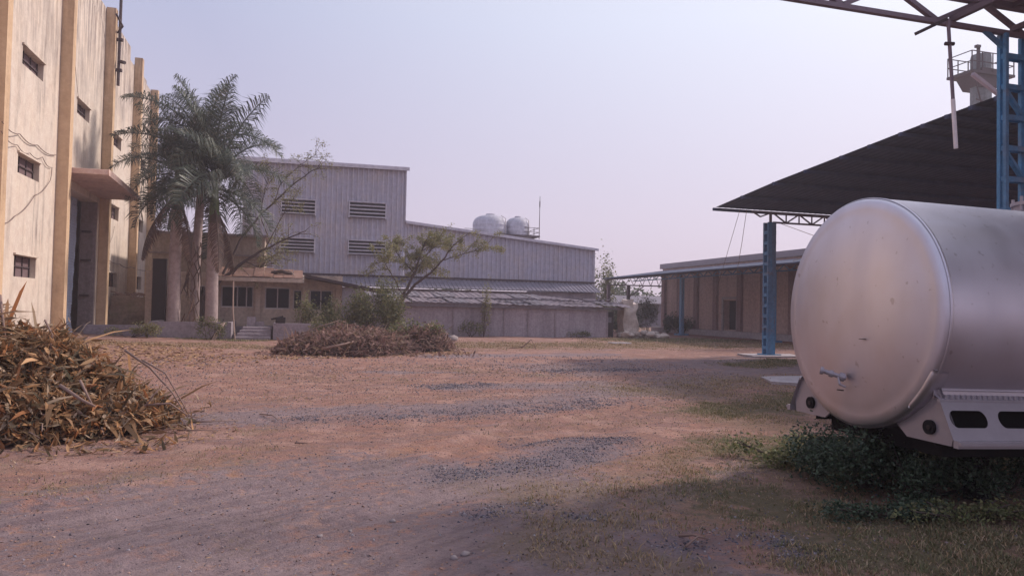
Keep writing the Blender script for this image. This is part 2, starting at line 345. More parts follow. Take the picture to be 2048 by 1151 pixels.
def soft(fac,f2,amt=.6):
    a_=t.nodes.new('ShaderNodeMath'); a_.operation='ADD'; t.links.new(fac,a_.inputs[0])
    s_=t.nodes.new('ShaderNodeMath'); s_.operation='SUBTRACT'; t.links.new(f2,s_.inputs[0]); s_.inputs[1].default_value=.5
    t.links.new(mul(t,s_.outputs[0],amt),a_.inputs[1])
    r_=t.nodes.new('ShaderNodeMapRange'); r_.inputs[1].default_value=.25; r_.inputs[2].default_value=.75; t.links.new(a_.outputs[0],r_.inputs[0]); return r_.outputs[0]
soil=mixc(t,mul(t,noi(t,(1,1,1),4.2,5,.7,.52,.62),.5),soil,(.23,.14,.13)); soil=mixc(t,mul(t,noi(t,(1,1,1),1.3,6,.7,.50,.62),.5),soil,(.58,.37,.30)); grey=mixc(t,mul(t,noi(t,(1,1,1),3.1,5,.7,.5,.62),.5),grey,(.36,.28,.29))
c=mixc(t,mul(t,soft(sp.outputs[0],mid,1.0),.85),soil,grey)
c=mixc(t,mul(t,soft(sp.outputs[1],fine,1.5),.55),c,straw)
c=mixc(t,mul(t,soft(sp.outputs[2],mid,.8),.8),c,green)
c=mixc(t,mul(t,soft(at.outputs['Alpha'],vfine,2.4),.6),c,gravel)
dk=noi(t,(1,1,1),26,6,.85,.56,.68); c=mixc(t,mul(t,dk,.85),c,(.07,.045,.05)); c=mixc(t,mul(t,noi(t,(1,1,1),70,5,.85,.58,.70),.5),c,(.46,.36,.32))
c=mixc(t,1.0,c,(.99,.97,.98),'MULTIPLY')
t.links.new(c,b.inputs['Base Color'])
hh=t.nodes.new('ShaderNodeMath'); hh.operation='ADD'; t.links.new(fine,hh.inputs[0]); t.links.new(mul(t,mid,1.5),hh.inputs[1]); bump(t,b,hh.outputs[0],.7,.035)
me.materials.append(m)

# scatter on the ground
def scatter_blades(name,matl,S,count,hmin,hmax,xr,yr,seed,label,cat='grass',thresh=.35,curl=.5,width=.0045,near=True):
    rnd=random.Random(seed); mb=MB(); n=0; tries=0
    while n<count and tries<count*30:
        tries+=1
        y=yr[0]*(yr[1]/yr[0])**rnd.random() if near else rnd.uniform(*yr)
        x=rnd.uniform(*xr)
        if x>y*1.25+4 or x<-y*.5-1: continue
        v=field(S,x,y)*(1+1.1*fbm(x,y,5,1.3,4)+.5*nz(x,y,2,6))
        if v*v<rnd.random()*1.1: continue
        k=rnd.randint(2,5); sc=max(1,y/9)
        for _ in range(k):
            px=x+rnd.gauss(0,.035)*sc; py=y+rnd.gauss(0,.035)*sc; z=height(px,py)-.005
            h=rnd.uniform(hmin,hmax)*(.6+.5*sc**.5)*(.45+.7*max(0,.5+nz(px,py,7,1.9)))*(2.2 if rnd.random()<.03 else 1); a=rnd.uniform(0,6.283); lean=rnd.uniform(.1,1)*curl*h*1.6; wv=width*sc*rnd.uniform(.6,1.4)
            dx,dy=math.cos(a),math.sin(a); sx,sy=-dy*wv,dx*wv
            mb.add([(px-sx,py-sy,z),(px+sx,py+sy,z),(px+dx*lean*.35+sx*.8,py+dy*lean*.35+sy*.8,z+h*.6),(px+dx*lean*.35-sx*.8,py+dy*lean*.35-sy*.8,z+h*.6),(px+dx*lean,py+dy*lean,z+h)],[(0,1,2,3),(3,2,4)])
        n+=k
    return tag(mb.build(name,matl),label,cat,kind='stuff')
allg=S_grass+S_green
scatter_blades('dry_grass',M['grass'],allg,75000,.012,.042,(-9,30),(3.4,45),1,'short straw coloured grass scattered over the dirt yard',curl=1.0)
scatter_blades('green_grass',M['green_grass'],S_green+stroke([(1500,1000),(2000,1100)],.8),34000,.012,.050,(-9,32),(3.4,45),2,'low green grass and weeds around the metal tank','grass',curl=.8)
def chips(name,S,count,r0,r1,seed,label,matl,thr=.5,yr=(4.3,26)):
    rnd=random.Random(seed); mb=MB(); n=0; tries=0
    while n<count and tries<count*60:
        tries+=1; y=rnd.uniform(*yr); x=rnd.uniform(-4,12)
        if S:
            v=field(S,x,y)*(1+1.2*fbm(x,y,5,2.2,4)+.6*nz(x,y,2,7))
            if max(0,v)**1.4<rnd.random()*1.4 and rnd.random()>.012: continue
        r=rnd.uniform(r0,r1)*max(1,y/10); z=height(x,y)+r*.1; q=Quaternion(Vector((rnd.gauss(0,1),rnd.gauss(0,1),rnd.gauss(0,1))).normalized(),rnd.uniform(0,6.28))
        vs=[]
        for p in ((1,0,0),(-1,0,0),(0,1,0),(0,-1,0),(0,0,.6),(0,0,-.6)):
            v=q@(Vector(p)*r*rnd.uniform(.6,1.2)); vs.append((x+v.x,y+v.y,z+v.z))
        mb.add(vs,[(0,2,4),(2,1,4),(1,3,4),(3,0,4),(2,0,5),(1,2,5),(3,1,5),(0,3,5)]); n+=1
    return tag(mb.build(name,matl),label,'gravel',kind='stuff')
chips('gravel',S_grav,13000,.006,.017,3,'blue grey stone chippings in patches along the track',M['chip'])
M['clod']=leafy('soil_clods',[(.36,.21,.165),(.22,.14,.12),(.44,.29,.23),(.15,.10,.095),(.30,.23,.23)],0,.95)
chips('soil_crumbs',None,15000,.005,.016,14,'small crumbs and clods of dry soil over the yard',M['clod'],yr=(4.3,22))
chips('pebbles',None,9000,.004,.011,4,'fine loose grit and pebbles across the dirt yard',M['chip'],yr=(4.3,16))
def litter(name,S,count,seed,label,matl,xr,yr,size=.05,near=True,slim=.22):
    rnd=random.Random(seed); mb=MB(); n=0; tries=0
    while n<count and tries<count*40:
        tries+=1; x=rnd.uniform(*xr); y=rnd.uniform(*yr)
        if S and field(S,x,y)+.4*fbm(x,y,8,1.5,3)<.35+.3*rnd.random(): continue
        z=height(x,y); a=rnd.uniform(0,6.28); l=size*rnd.uniform(.5,1.3)*max(1,y/12); wv=l*slim; d=Vector((math.cos(a),math.sin(a),rnd.uniform(-.1,.4))); s_=Vector((-d.y,d.x,rnd.uniform(-.4,.4)))*wv
        p=Vector((x,y,z+.012)); mb.add([p-d*l*.5,p+s_,p+d*l*.5,p-s_],[(0,1,2,3)]); n+=1
    return tag(mb.build(name,matl),label,'leaf litter',kind='stuff')
litter('leaf_litter',stroke([(0,915),(350,880),(450,850)],.5)+stroke([(-50,700),(200,690),(300,720)],2.5)+stroke([(550,715),(900,705)],1.2),5200,5,'orange dry leaf litter strewn around the two brush heaps',M['litter'],(-9,7),(7,32),.07)
litter('dirt_litter',None,22000,6,'small dry leaf scraps and straw all over the dirt yard',M['litter'],(-4,14),(4.3,22),.034,slim=.09)

# ------------------------------------------------------------------ left warehouse (front plane x=-9)
def panel_holes(mb,plane,at_,ur,vr,holes,depth,thick_side=-1):
    """front sheet on plane 'x' or 'y' at at_, holes [(u0,u1,v0,v1)], reveals going to at_+thick_side*depth"""
    us=sorted({ur[0],ur[1],*[h[0] for h in holes],*[h[1] for h in holes]}); vs=sorted({vr[0],vr[1],*[h[2] for h in holes],*[h[3] for h in holes]})
    def P(u,v,d=0):
        return (at_+thick_side*d,u,v) if plane=='x' else (u,at_+thick_side*d,v)
    for i in range(len(us)-1):
        for j in range(len(vs)-1):
            cu=(us[i]+us[i+1])/2; cv=(vs[j]+vs[j+1])/2
            if any(h[0]<cu<h[1] and h[2]<cv<h[3] for h in holes): continue
            mb.face([P(us[i],vs[j]),P(us[i+1],vs[j]),P(us[i+1],vs[j+1]),P(us[i],vs[j+1])])
    for h in holes:
        u0,u1,v0,v1=h[:4]; d=h[4] if len(h)>4 else depth
        for a,b_ in (((u0,v0),(u1,v0)),((u1,v0),(u1,v1)),((u1,v1),(u0,v1)),((u0,v1),(u0,v0))):
            mb.face([P(*a),P(*b_),P(*b_,d),P(*a,d)])
WX=-9.0
wh=thing('warehouse','tall beige stained plaster warehouse with small windows and canopied doorway at left','building',(-14,38,0))
wins=[(28.55,30.75,2.46,3.20),(28.55,30.75,5.97,6.64),(28.6,30.8,9.68,10.32),(35.25,37.25,9.66,10.28),(41.75,43.7,9.68,10.30),(41.75,43.65,5.93,6.62),(41.75,43.75,2.43,3.15),
      (48.2,50.4,2.44,3.2),(48.2,50.3,5.93,6.6),(48.2,50.3,9.68,10.3),(21.8,24.0,2.46,3.2),(21.8,24.0,5.97,6.64),(21.8,24,9.68,10.3)]
door=(33.2,39.35,-.5,6.35,.70)
mb=MB(); panel_holes(mb,'x',WX,(12,51.9),(-.6,15.1),[(*q,.24) for q in wins]+[door],.24)
# far end wall, near end wall and the back of the block
mb.face([(WX,51.9,-.6),(-30,51.9,-.6),(-30,51.9,15.1),(WX,51.9,15.1)]); mb.face([(WX,12,-.6),(-30,12,-.6),(-30,12,15.1),(WX,12,15.1)]); mb.face([(-30,12,-.6),(-30,51.9,-.6),(-30,51.9,15.1),(-30,12,15.1)])
rel(mb,wh.location).build('wall',M['plaster'],wh)
mb=MB(); mb.box((-29.9,12.1,14.6),(-9.2,51.8,14.9)); rel(mb,wh.location).build('roof',M['jamb'],wh)
mb=MB(); mb.box((-9.35,12,15.1),(WX-.02,45.3,15.85)); rel(mb,wh.location).build('parapet',M['plaster'],wh)
mb=MB(); mb.box((-9.3,46.9,15.1),(WX-.03,50.1,15.35)); rel(mb,wh.location).build('parapet',M['plaster'],wh)
for i,(yy,top) in enumerate(((25.9,15.9),(32.75,15.95),(39.6,15.9),(46.3,15.6),(51.45,15.2),(19.2,15.9))):
    mb=MB(); mb.box((WX+.003,yy,-.5),(WX+.42,yy+.42,top)); rel(mb,wh.location).build('pilaster',M['pilaster'],wh)
for (y0,y1,z0,z1) in wins:
    mb=MB(); X=WX-.225
    mb.box((X-.03,y0+.02,z0+.02),(X,y1-.02,z1-.02))
    wn=rel(mb,wh.location).build('window',M['louvrebrown'],wh)
    mb=MB()
    n=3
    for k in range(n+1):
        yy=y0+.03+(y1-y0-.06)*k/n; mb.box((X+.01,yy-.015,z0+.01),(X+.04,yy+.015,z1-.01))
    mb.box((X+.012,y0+.02,z0+(z1-z0)*.5-.02),(X+.055,y1-.02,z0+(z1-z0)*.5+.02))
    rel(mb,wh.location).build('grille',M['steelrust'],wn)
# sill lips above each window
for (y0,y1,z0,z1) in wins:
    mb=MB(); mb.box((WX+.004,y0-.08,z1+.003),(WX+.07,y1+.08,z1+.06)); rel(mb,wh.location).build('lintel_lip',M['plaster'],wh)
# doorway : dark interior, slatted shutter with a torn far edge, pale jamb
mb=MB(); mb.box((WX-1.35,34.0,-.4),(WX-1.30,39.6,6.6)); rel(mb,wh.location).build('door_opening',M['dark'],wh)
mb=MB(); z=-.2; k=0
while z<6.3:
    edge=38.3-.5*max(0,(4.6-z)/4.6)**1.0 if z>1.0 else 37.8+ (1.0-z)*.55
    edge+=.04*math.sin(z*9)
    mb.prism([(33.21,z),(edge,z),(edge,z+.125),(33.21,z+.125)],'x',WX-.66,WX-.635)
    mb.prism([(33.21,z+.02),(edge,z+.02),(edge,z+.085),(33.21,z+.085)],'x',WX-.635,WX-.617); z+=.13
rel(mb,wh.location).build('shutter',M['shutter'],wh)
mb=MB(); mb.box((WX-.69,39.2,-.4),(WX-.02,39.348,6.34)); rel(mb,wh.location).build('door_jamb',M['jamb'],wh)
for zz in (4.9,3.55,1.9):
    mb=MB(); mb.box((WX-.6,39.02,zz),(WX-.2,39.2,zz+.08)); rel(mb,wh.location).build('hinge_bracket',M['steelrust'],wh)
mb=MB(); mb.prism([(33.25,6.78),(39.75,6.60),(39.75,6.78),(33.25,7.0)],'x',WX+.003,WX+1.75); rel(mb,wh.location).build('canopy',M['soffit'],wh,bevel=.02)
mb=MB(); mb.tube([(WX+.55,39.9,12.2),(WX+.55,39.9,17)],.07,8); mb.tube([(WX+.45,39.9,14.8),(WX+.75,39.5,15.0),(WX+.55,39.0,15.4)],.05,6); mb.tube([(WX+.55,39.9,13.4),(WX+.85,39.7,13.3)],.09,6); mb.box((WX+.42,39.8,12.9),(WX+.7,40.0,13.02)); mb.box((WX+.42,39.8,14.4),(WX+.7,40.0,14.52))
rel(mb,wh.location).build('drainpipe',M['steelrust'],wh)
# cables slung across the facade
def cable(name,pts,label,r=.018):
    P=[]
    for i in range(len(pts)-1):
        a=pts[i]; b_=pts[i+1]
        for k in range(6): 
            t_=k/6; P.append((a[0]+(b_[0]-a[0])*t_,a[1]+(b_[1]-a[1])*t_,a[2]+(b_[2]-a[2])*t_-.12*math.sin(math.pi*t_)))
    P.append(pts[-1]); mb=MB(); mb.tube(P,r*.75,5); o=mb.build(name,M['cable']); return tag(o,label,'cable')
fx=WX+.06
def fp(px,py,x=fx): return tuple(on_x(px,py,x))
cable('cable',[fp(4,243,WX+.44),fp(40,268),fp(75,290),fp(112,310)],'thick cable sagging above the second row of windows at far left',.022)
cable('cable',[fp(2,262,WX+.44),fp(35,290),fp(60,306),fp(85,314),fp(104,335),fp(100,362),fp(70,390),fp(30,432),fp(0,443)],'looping thin cable hanging round the second row window at far left',.018)
cable('cable',[fp(206,510,WX+.1),fp(240,528),fp(262,533,WX+.45),fp(305,540)],'dark cable strung low between warehouse doorway and palms',.03)
cable('cable',[fp(148,0),fp(150,120),fp(157,195)],'thin cable running down to the upper middle warehouse window',.012)
cable('cable',[fp(229,452),fp(222,480),fp(208,505)],'short cable dropping from the window beside the doorway',.012)

# ------------------------------------------------------------------ mossy block beside the warehouse
mb=MB(); 
def rough_box(mb,a,b_,seed,amp=.06,n=6):
    rnd=random.Random(seed); x0,y0,z0=a; x1,y1,z1=b_
    def q(x,y,z): return (x+amp*nz(x,y,z+seed,1.7),y+amp*nz(y,z,x+seed,1.7),z+amp*nz(z,x,y+seed,1.7)*(z>z0+.05))
    def quad(f):
        for i in range(n):
            for j in range(n):
                mb.face([q(*f(u/n,v/n)) for u,v in ((i,j),(i+1,j),(i+1,j+1),(i,j+1))])
    Lp=lambda a_,b2,t_:a_+(b2-a_)*t_
    quad(lambda u,v:(Lp(x0,x1,u),y0,Lp(z0,z1,v))); quad(lambda u,v:(Lp(x1,x0,u),y1,Lp(z0,z1,v))); quad(lambda u,v:(x1,Lp(y0,y1,u),Lp(z0,z1,v))); quad(lambda u,v:(x0,Lp(y1,y0,u),Lp(z0,z1,v))); quad(lambda u,v:(Lp(x0,x1,u),Lp(y0,y1,v),z1))
rough_box(mb,(-8.95,42.2,-.2),(-6.95,44.4,1.95),4,.1,9)
mo=mb.build('masonry_block',M['mossy']); tag(mo,'squat mossy masonry block against the warehouse beside the palms','masonry block')
mb=MB(); 
for k in range(60):
    rnd=random; a=random.uniform(0,6.28); p=Vector((random.uniform(-8.9,-7),random.uniform(42.1,43.2),1.95+random.uniform(0,.15))); d=Vector((math.cos(a),math.sin(a)*.5,random.uniform(-.3,.3)))*random.uniform(.15,.5); mb.tube([p,p+d*.5+Vector((0,0,.04)),p+d],.025,4)
tag(mb.build('debris_on_block',M['branch_dry']),'dry twigs heaped on top of the mossy masonry block','twigs')

# ------------------------------------------------------------------ planter walls and steps
mb=MB(); mb.box((-8.95,37.3,-.3),(-6.45,37.6,.62)); mb.box((-6.62,37.601,-.3),(-6.45,39.9,.62)); tag(mb.build('planter_wall',M['planter'],bevel=.015),'low pale planter wall next to the warehouse corner','planter wall')
mb=MB(); mb.box((-6.35,37.5,-.3),(-2.75,37.75,.80)); mb.box((-2.95,37.751,-.3),(-2.75,40.6,.80)); mb.box((-6.35,37.751,-.3),(-6.15,40.6,.80)); 
pw=mb.build('planter_wall',M['planter'],bevel=.015); tag(pw,'grey planter wall holding the row of palms','planter wall')
mb=MB(); mb.box((-6.14,37.76,0),(-2.96,40.5,.70)); tag(mb.build('planter_soil',M['mossy']),kind='structure')
mb=MB(); mb.box((-.85,37.2,-.3),(4.9,37.45,.80)); mb.box((-.85,37.451,-.3),(-.63,39.8,.80)); tag(mb.build('planter_wall',M['planter'],bevel=.015),'long grey garden wall right of the porch steps behind the brush heap','garden wall')
st=thing('porch_steps','worn concrete steps rising between the two planter walls','steps',(-1.8,38.5,0))
for k in range(4):
    mb=MB(); mb.box((-2.6+.1*k,37.0+.42*k,-.2),(-.95,41.0,.14*(k+1)+.004*k)); rel(mb,st.location).build('step',M['planter'],st,bevel=.02)
mb=MB()
for k,(x0,z0) in enumerate(((-2.15,.95),(-1.75,.82),(-1.35,.62))): mb.box((x0,39.2,0),(x0+.42,39.45,z0-.1*k+.1))
rel(mb,st.location).build('step_cheek',M['planter'],st)

# ------------------------------------------------------------------ bungalow
bg_=thing('bungalow','low beige bungalow with dark windows and a rusted porch awning behind the palms','building',(-2,44,0))
BY=41.5
mb=MB()
bw=[(-3.60,-1.98,1.50,2.62),(-1.42,-.12,1.45,2.60),(.02,.50,1.45,2.50),(.88,2.08,1.42,2.52),(-4.75,-4.35,.6,2.6)]
panel_holes(mb,'y',BY,(-7.2,2.6),(-.1,3.3),[(*q,.2) for q in bw],.2,1)
mb.face([(2.6,BY,-.1),(2.6,47,-.1),(2.6,47,3.3),(2.6,BY,3.3)]); mb.face([(-7.2,BY,-.1),(-7.2,47,-.1),(-7.2,47,3.3),(-7.2,BY,3.3)]); mb.face([(-7.2,BY,3.3),(2.6,BY,3.3),(2.6,47,3.3),(-7.2,47,3.3)])
rel(mb,bg_.location).build('wall',M['bungalow'],bg_)
for x0,x1,z0,z1 in bw:
    mb=MB(); mb.box((x0+.01,BY+.15,z0+.01),(x1-.01,BY+.18,z1-.01)); wn=rel(mb,bg_.location).build('window',M['glass'],bg_)
    mb=MB(); mb.box((x0+.005,BY+.08,z0+.005),(x1-.005,BY+.14,z0+.06)); mb.box((x0+.005,BY+.08,z1-.06),(x1-.005,BY+.14,z1-.005))
    xm=[x0+.035,x1-.035]+([(x0+x1)/2] if x1-x0>.8 else [])+([x0+(x1-x0)*.78] if x1-x0>1.5 else [])
    for x in xm: mb.box((x-.03,BY+.075,z0+.062),(x+.03,BY+.142,z1-.062))
    rel(mb,bg_.location).build('window_frame',M['frame'],wn)
for x in (-3.85,-1.75,.66,2.38):
    mb=MB(); mb.box((x-.14,BY-.15,-.1),(x+.14,BY-.003,3.25)); rel(mb,bg_.location).build('pilaster',M['bungalow'],bg_)
mb=MB(); mb.box((-7.3,BY-.45,-.1),(2.7,BY-.155,.52)); rel(mb,bg_.location).build('plinth',M['planter'],bg_)
mb=MB(); mb.prism([(39.6,2.83),(39.6,3.02),(41.49,3.30),(41.49,3.12)],'x',-3.95,.55); rel(mb,bg_.location).build('awning_slab',M['bungalow'],bg_)
mb=MB()
for k in range(9):
    x0=-3.9+k*.49; dz=random.uniform(0,.05)
    mb.prism([(39.62,3.03+dz),(39.62,3.05+dz),(41.9,3.56+dz*2),(41.9,3.53+dz*2)],'x',x0,x0+.47)
rel(mb,bg_.location).build('awning_sheet',M['rust'],bg_)
mb=MB(); mb.prism([(.62,3.28),(5.0,2.50),(5.0,2.42),(.62,3.12)],'y',39.8,43.0); rel(mb,bg_.location).build('side_roof',M['steelrust'],bg_)
mb=MB(); mb.box((-7.2,43.0,3.301),(-1.55,47,5.35)); rel(mb,bg_.location).build('upper_storey',M['bungalow_up'],bg_)
mb=MB(); mb.box((-7.3,42.8,4.28),(-1.45,42.998,4.36)); mb.box((-7.3,42.7,5.35),(-1.4,47.1,5.47)); rel(mb,bg_.location).build('ledge',M['jamb'],bg_)
for k in range(5):
    mb=MB(); z=3.5+.14*k; mb.box((-2.6,42.6,z),(-1.0,42.68,z+.035)); rel(mb,bg_.location).build('slat_rail',M['rust'],bg_)
mb=MB(); mb.box((-6.85,41.2,-.1),(-6.2,41.48,3.9)); rel(mb,bg_.location).build('dark_panel',M['dark'],bg_)  # near-black upright box set against the left end of the front wall
# things leaning / standing before the bungalow
mb=MB(); mb.tube([tuple(on_y(470,678,36.9)),tuple(on_y(466,620,36.9)),tuple(on_y(467,562,36.9))],.035,6); tag(mb.build('thin_pole',M['bark_pale']),'thin pale pole standing upright before the bungalow window','pole')
mb=MB(); a=on_y(423,684,36.4); b_=on_y(447,645,37.4); mb.obox(a,b_,.16,.05); tag(mb.build('leaning_plank',M['bark_pale']),'pale plank leaning on the palm planter wall','plank')
mb=MB(); mb.box((-.75,37.22,.80),(-.3,37.44,1.08)); mb.tube([(-.95,37.3,.98),(-.4,37.35,1.12)],.05,6); tag(mb.build('scrap_box',M['dark'],bevel=.02),'small dark box sitting on the garden wall end','box')
# fallen timber on the porch roof
for (p,q,r_,lab) in (((543,545),(585,548),.09,'broken dark timber lying on the rusted awning'),((575,540),(592,556),.03,'short pale stick lying on the awning end')):
    mb=MB(); a=on_y(*p,40.6); c_=on_y(*q,40.4); mb.tube([a,(a+c_)/2+Vector((0,0,.1)),c_],[r_,r_*1.2,r_*.7],6); tag(mb.build('fallen_branch',M['bark'] if r_>.05 else M['bark_pale']),lab,'branch')

# ------------------------------------------------------------------ grey corrugated hall
hall=thing('corrugated_hall','large grey corrugated metal hall with louvred vents and a stepped roof','building',(9,56,0))
GY=50.0
def ribbed(mb,x0,x1,zb,ztop,y,pitch=.33,dp=.10,skip=()):
    """vertical ribbed sheet; ztop is a function of x"""
    prof=[]; x=x0
    while x<x1:
        for dx,dd in ((0,0),(.17,0),(.21,-dp),(.29,-dp)):
            if x+dx<x1: prof.append((x+dx,y+dd))
        x+=pitch
    prof.append((x1,y))
    for (xa,ya),(xb,yb) in zip(prof,prof[1:]):
        mb.face([(xa,ya,zb(xa)),(xb,yb,zb(xb)),(xb,yb,ztop(xb)),(xa,ya,ztop(xa))])
mb=MB()
ribbed(mb,-3.2,7.13,lambda x:3.0,lambda x:11.02+.012*x,GY); ribbed(mb,7.15,21.0,lambda x:3.0,lambda x:7.50-(x-7.15)*.0918,GY)
mb.face([(7.14,GY,6.5),(7.14,66,6.5),(7.14,66,11.1),(7.14,GY,11.1)]); mb.face([(21.0,GY,-.2),(21.0,66,-.2),(21.0,66,6.2),(21.0,GY,6.2)]); mb.face([(-3.2,GY,-.2),(-3.2,66,-.2),(-3.2,66,11),(-3.2,GY,11)])
rel(mb,hall.location).build('cladding',M['metal_wall'],hall)
mb=MB(); mb.prism([(-3.6,10.86),(7.35,11.05),(7.35,11.13),(-3.6,11.06)],'y',GY-.25,66); mb.prism([(7.16,7.42),(21.25,6.13),(21.25,6.22),(7.16,7.52)],'y',GY-.22,66.1)
rel(mb,hall.location).build('roof',M['metal_trim'],hall)
mb=MB(); mb.obox((-3.6,GY-.29,10.85),(7.35,GY-.29,10.98),.06,.2); mb.obox((7.2,GY-.26,7.40),(21.25,GY-.26,6.11),.05,.16); mb.obox((7.16,GY-.07,7.5),(7.16,GY-.07,11.0),.16,.06); mb.obox((21.0,GY-.07,2.8),(21.0,GY-.07,6.15),.14,.06)
rel(mb,hall.location).build('flashing',M['metal_trim'],hall)
for (x0,x1,z0,z1) in ((-.82,1.24,7.55,8.46),(3.46,5.80,7.55,8.52),(-.82,1.24,5.10,5.95),(3.46,5.84,5.08,5.98)):
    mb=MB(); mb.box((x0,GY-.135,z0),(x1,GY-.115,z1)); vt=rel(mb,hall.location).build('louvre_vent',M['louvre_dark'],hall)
    mb=MB(); n=4; h=(z1-z0)/n
    for k in range(n): z=z0+h*k; mb.prism([(GY-.32,z+.02),(GY-.137,z+h*.50),(GY-.137,z+h*.60),(GY-.34,z+.07)],'x',x0,x1)
    mb.box((x0-.07,GY-.34,z0-.03),(x0-.002,GY-.05,z1+.03)); mb.box((x1+.002,GY-.34,z0-.03),(x1+.07,GY-.05,z1+.03)); mb.box((x0-.07,GY-.36,z1+.032),(x1+.07,GY-.05,z1+.09))
    rel(mb,hall.location).build('louvre_blade',M['metal_trim'],vt)
mb=MB(); mb.box((-2,GY-.16,3.66),(21.05,GY-.105,3.78)); rel(mb,hall.location).build('dark_band',M['steelrust'],hall)
# lean-to apron roof in ribbed sheet
mb=MB(); x=-.6; prof=[]
while x<20.75:
    prof+= [(x,0),(x+.16,0),(x+.19,.04),(x+.26,.04)]; x+=.29
for (xa,da),(xb,db) in zip(prof,prof[1:]):
    mb.face([(xa,48.2,2.98+da),(xb,48.2,2.98+db),(xb,49.95,3.62+db),(xa,49.95,3.62+da)])
    mb.face([(xb,48.2,2.94+db),(xa,48.2,2.94+da),(xa,49.95,3.58+da),(xb,49.95,3.58+db)])
rel(mb,hall.location).build('apron_roof',M['apron'],hall)
mb=MB(); mb.box((-.5,48.6,-.3),(20.6,48.75,2.9)); rel(mb,hall.location).build('base_wall',M['concrete'],hall)
# water tanks and their platform on the roof
pf=thing('roof_platform','steel platform with railing carrying the rooftop water tanks','platform',(17,58,7.0))
mb=MB(); mb.box((13.4,56.8,7.55),(19.1,59.8,7.68)); rel(mb,pf.location).build('deck',M['steelrust'],pf)
for (x,y) in ((13.9,57.1),(16.4,57.1),(18.6,57.1),(13.9,59.4),(18.6,59.4)):
    mb=MB(); mb.box((x-.09,y-.09,6.2),(x+.09,y+.09,7.548)); rel(mb,pf.location).build('leg',M['steelrust'],pf)
mb=MB()
for (p,q) in (((17.6,56.85),(19.05,56.85)),((19.05,56.85),(19.05,59.7)),((13.5,59.75),(19.05,59.75))):
    for z in (7.95,8.3): mb.obox((*p,z),(*q,z),.035,.035)
for (x,y) in ((17.6,56.85),(18.1,56.85),(18.6,56.85),(19.05,56.85),(19.05,58.2),(19.05,59.7)): mb.box((x-.02,y-.02,7.681),(x+.02,y+.02,8.32))
rel(mb,pf.location).build('railing',M['steelrust'],pf)
def water_tank(x,y,r,h,label,z=7.69):
    t_=thing('water_tank',label,'water tank',(x,y,z),'pale tanks on the hall roof')
    prof=[(r*.97,0),(r,.05),(r,.22*h),(r*1.015,.24*h),(r,.26*h),(r,.45*h),(r*1.015,.47*h),(r,.49*h),(r*.99,.60*h),(r*.93,.73*h),(r*.80,.85*h),(r*.58,.94*h),(r*.30,.985*h),(r*.28,1.0*h)]
    mb=MB(); n=28
    vs=[(rr*math.cos(6.2832*k/n),rr*math.sin(6.2832*k/n),zz) for rr,zz in prof for k in range(n)]
    fs=[(i*n+k,i*n+(k+1)%n,(i+1)*n+(k+1)%n,(i+1)*n+k) for i in range(len(prof)-1) for k in range(n)]; fs.append(tuple((len(prof)-1)*n+k for k in range(n)))
    mb.add(vs,fs); mb.build('body',M['water_tank'],t_,smooth=True)
    mb=MB(); mb.tube([(0,0,h),(0,0,h*1.05)],r*.26,14); mb.build('lid',M['water_tank'],t_)
    mb=MB(); mb.tube([(r*.7,-r*.75,0),(r*.7,-r*.75,h*.8),(r*.5,-r*.5,h*.95)],.03,5); mb.build('pipe',M['frame'],t_)
water_tank(15.25,58.1,1.42,1.60,'wider left one of the two dome topped tanks on the hall roof')
water_tank(17.50,57.8,1.0,1.50,'narrower right one of the two dome topped tanks on the hall roof')
mb=MB(); mb.tube([(19.05,56.85,7.4),(19.06,56.85,10.9)],[.035,.02],6); mb.tube([(19.06,56.85,10.0),(19.06,56.85,10.5)],.045,6); tag(mb.build('antenna_mast',M['steelrust']),'thin mast rising from the corner of the rooftop platform','mast')

# ------------------------------------------------------------------ low shed behind a concrete wall
ls=thing('low_shed','long low shed of stained concrete panels under patched asbestos sheets','shed',(12,45,0))
CY=43.5
mb=MB(); x=6.0; cuts=[6.0,9.25,12.44,14.0,15.75,19.25]
for a,b_ in zip(cuts,cuts[1:]):
    mb=MB(); mb.box((a+.02,CY+random.uniform(0,.03),-.3),(b_-.02,CY+.2,1.76)); rel(mb,ls.location).build('wall_panel',M['concrete'],ls,bevel=.01)
for a in cuts[1:]:
    mb=MB(); mb.box((a-.05,CY-.05,-.3),(a+.05,CY-.003,1.74)); rel(mb,ls.location).build('post',M['planter'],ls)
mb=MB(); mb.prism([(5.7,1.77),(20.2,1.79),(20.2,1.90),(5.7,2.0)],'y',CY-.28,CY+.25); rel(mb,ls.location).build('eave_beam',M['sheet_pale'],ls)
mb=MB(); mb.box((19.3,CY+.9,-.3),(20.1,CY+1.0,1.65)); rel(mb,ls.location).build('dark_opening',M['dark'],ls)
mb=MB(); mb.box((19.55,CY+.5,.95),(19.78,CY+.6,1.3)); rel(mb,ls.location).build('meter_box',M['sheet_pale'],ls)
rnd=random.Random(4)
def csheet(x0,x1,ya,za,yb,zb,tilt=0,parent=None,loc=(0,0,0),m_='asbestos'):
    mb=MB(); n=int((x1-x0)/.06); pts=[]
    for i in range(n+1):
        x=x0+(x1-x0)*i/n; w_=.025*math.sin(i*1.05); s=tilt*(i/n)
        pts.append((x,w_+s))
    for (xa,wa),(xb_,wb) in zip(pts,pts[1:]):
        mb.face([(xa,ya,za+wa),(xb_,ya,za+wb),(xb_,yb,zb+wb),(xa,yb,zb+wa)]); mb.face([(xa,ya,za+wa-.012),(xa,ya,za+wa),(xb_,ya,za+wb),(xb_,ya,za+wb-.012)])
    rel(mb,loc).build('roof_sheet',M[m_],parent)
x=4.7
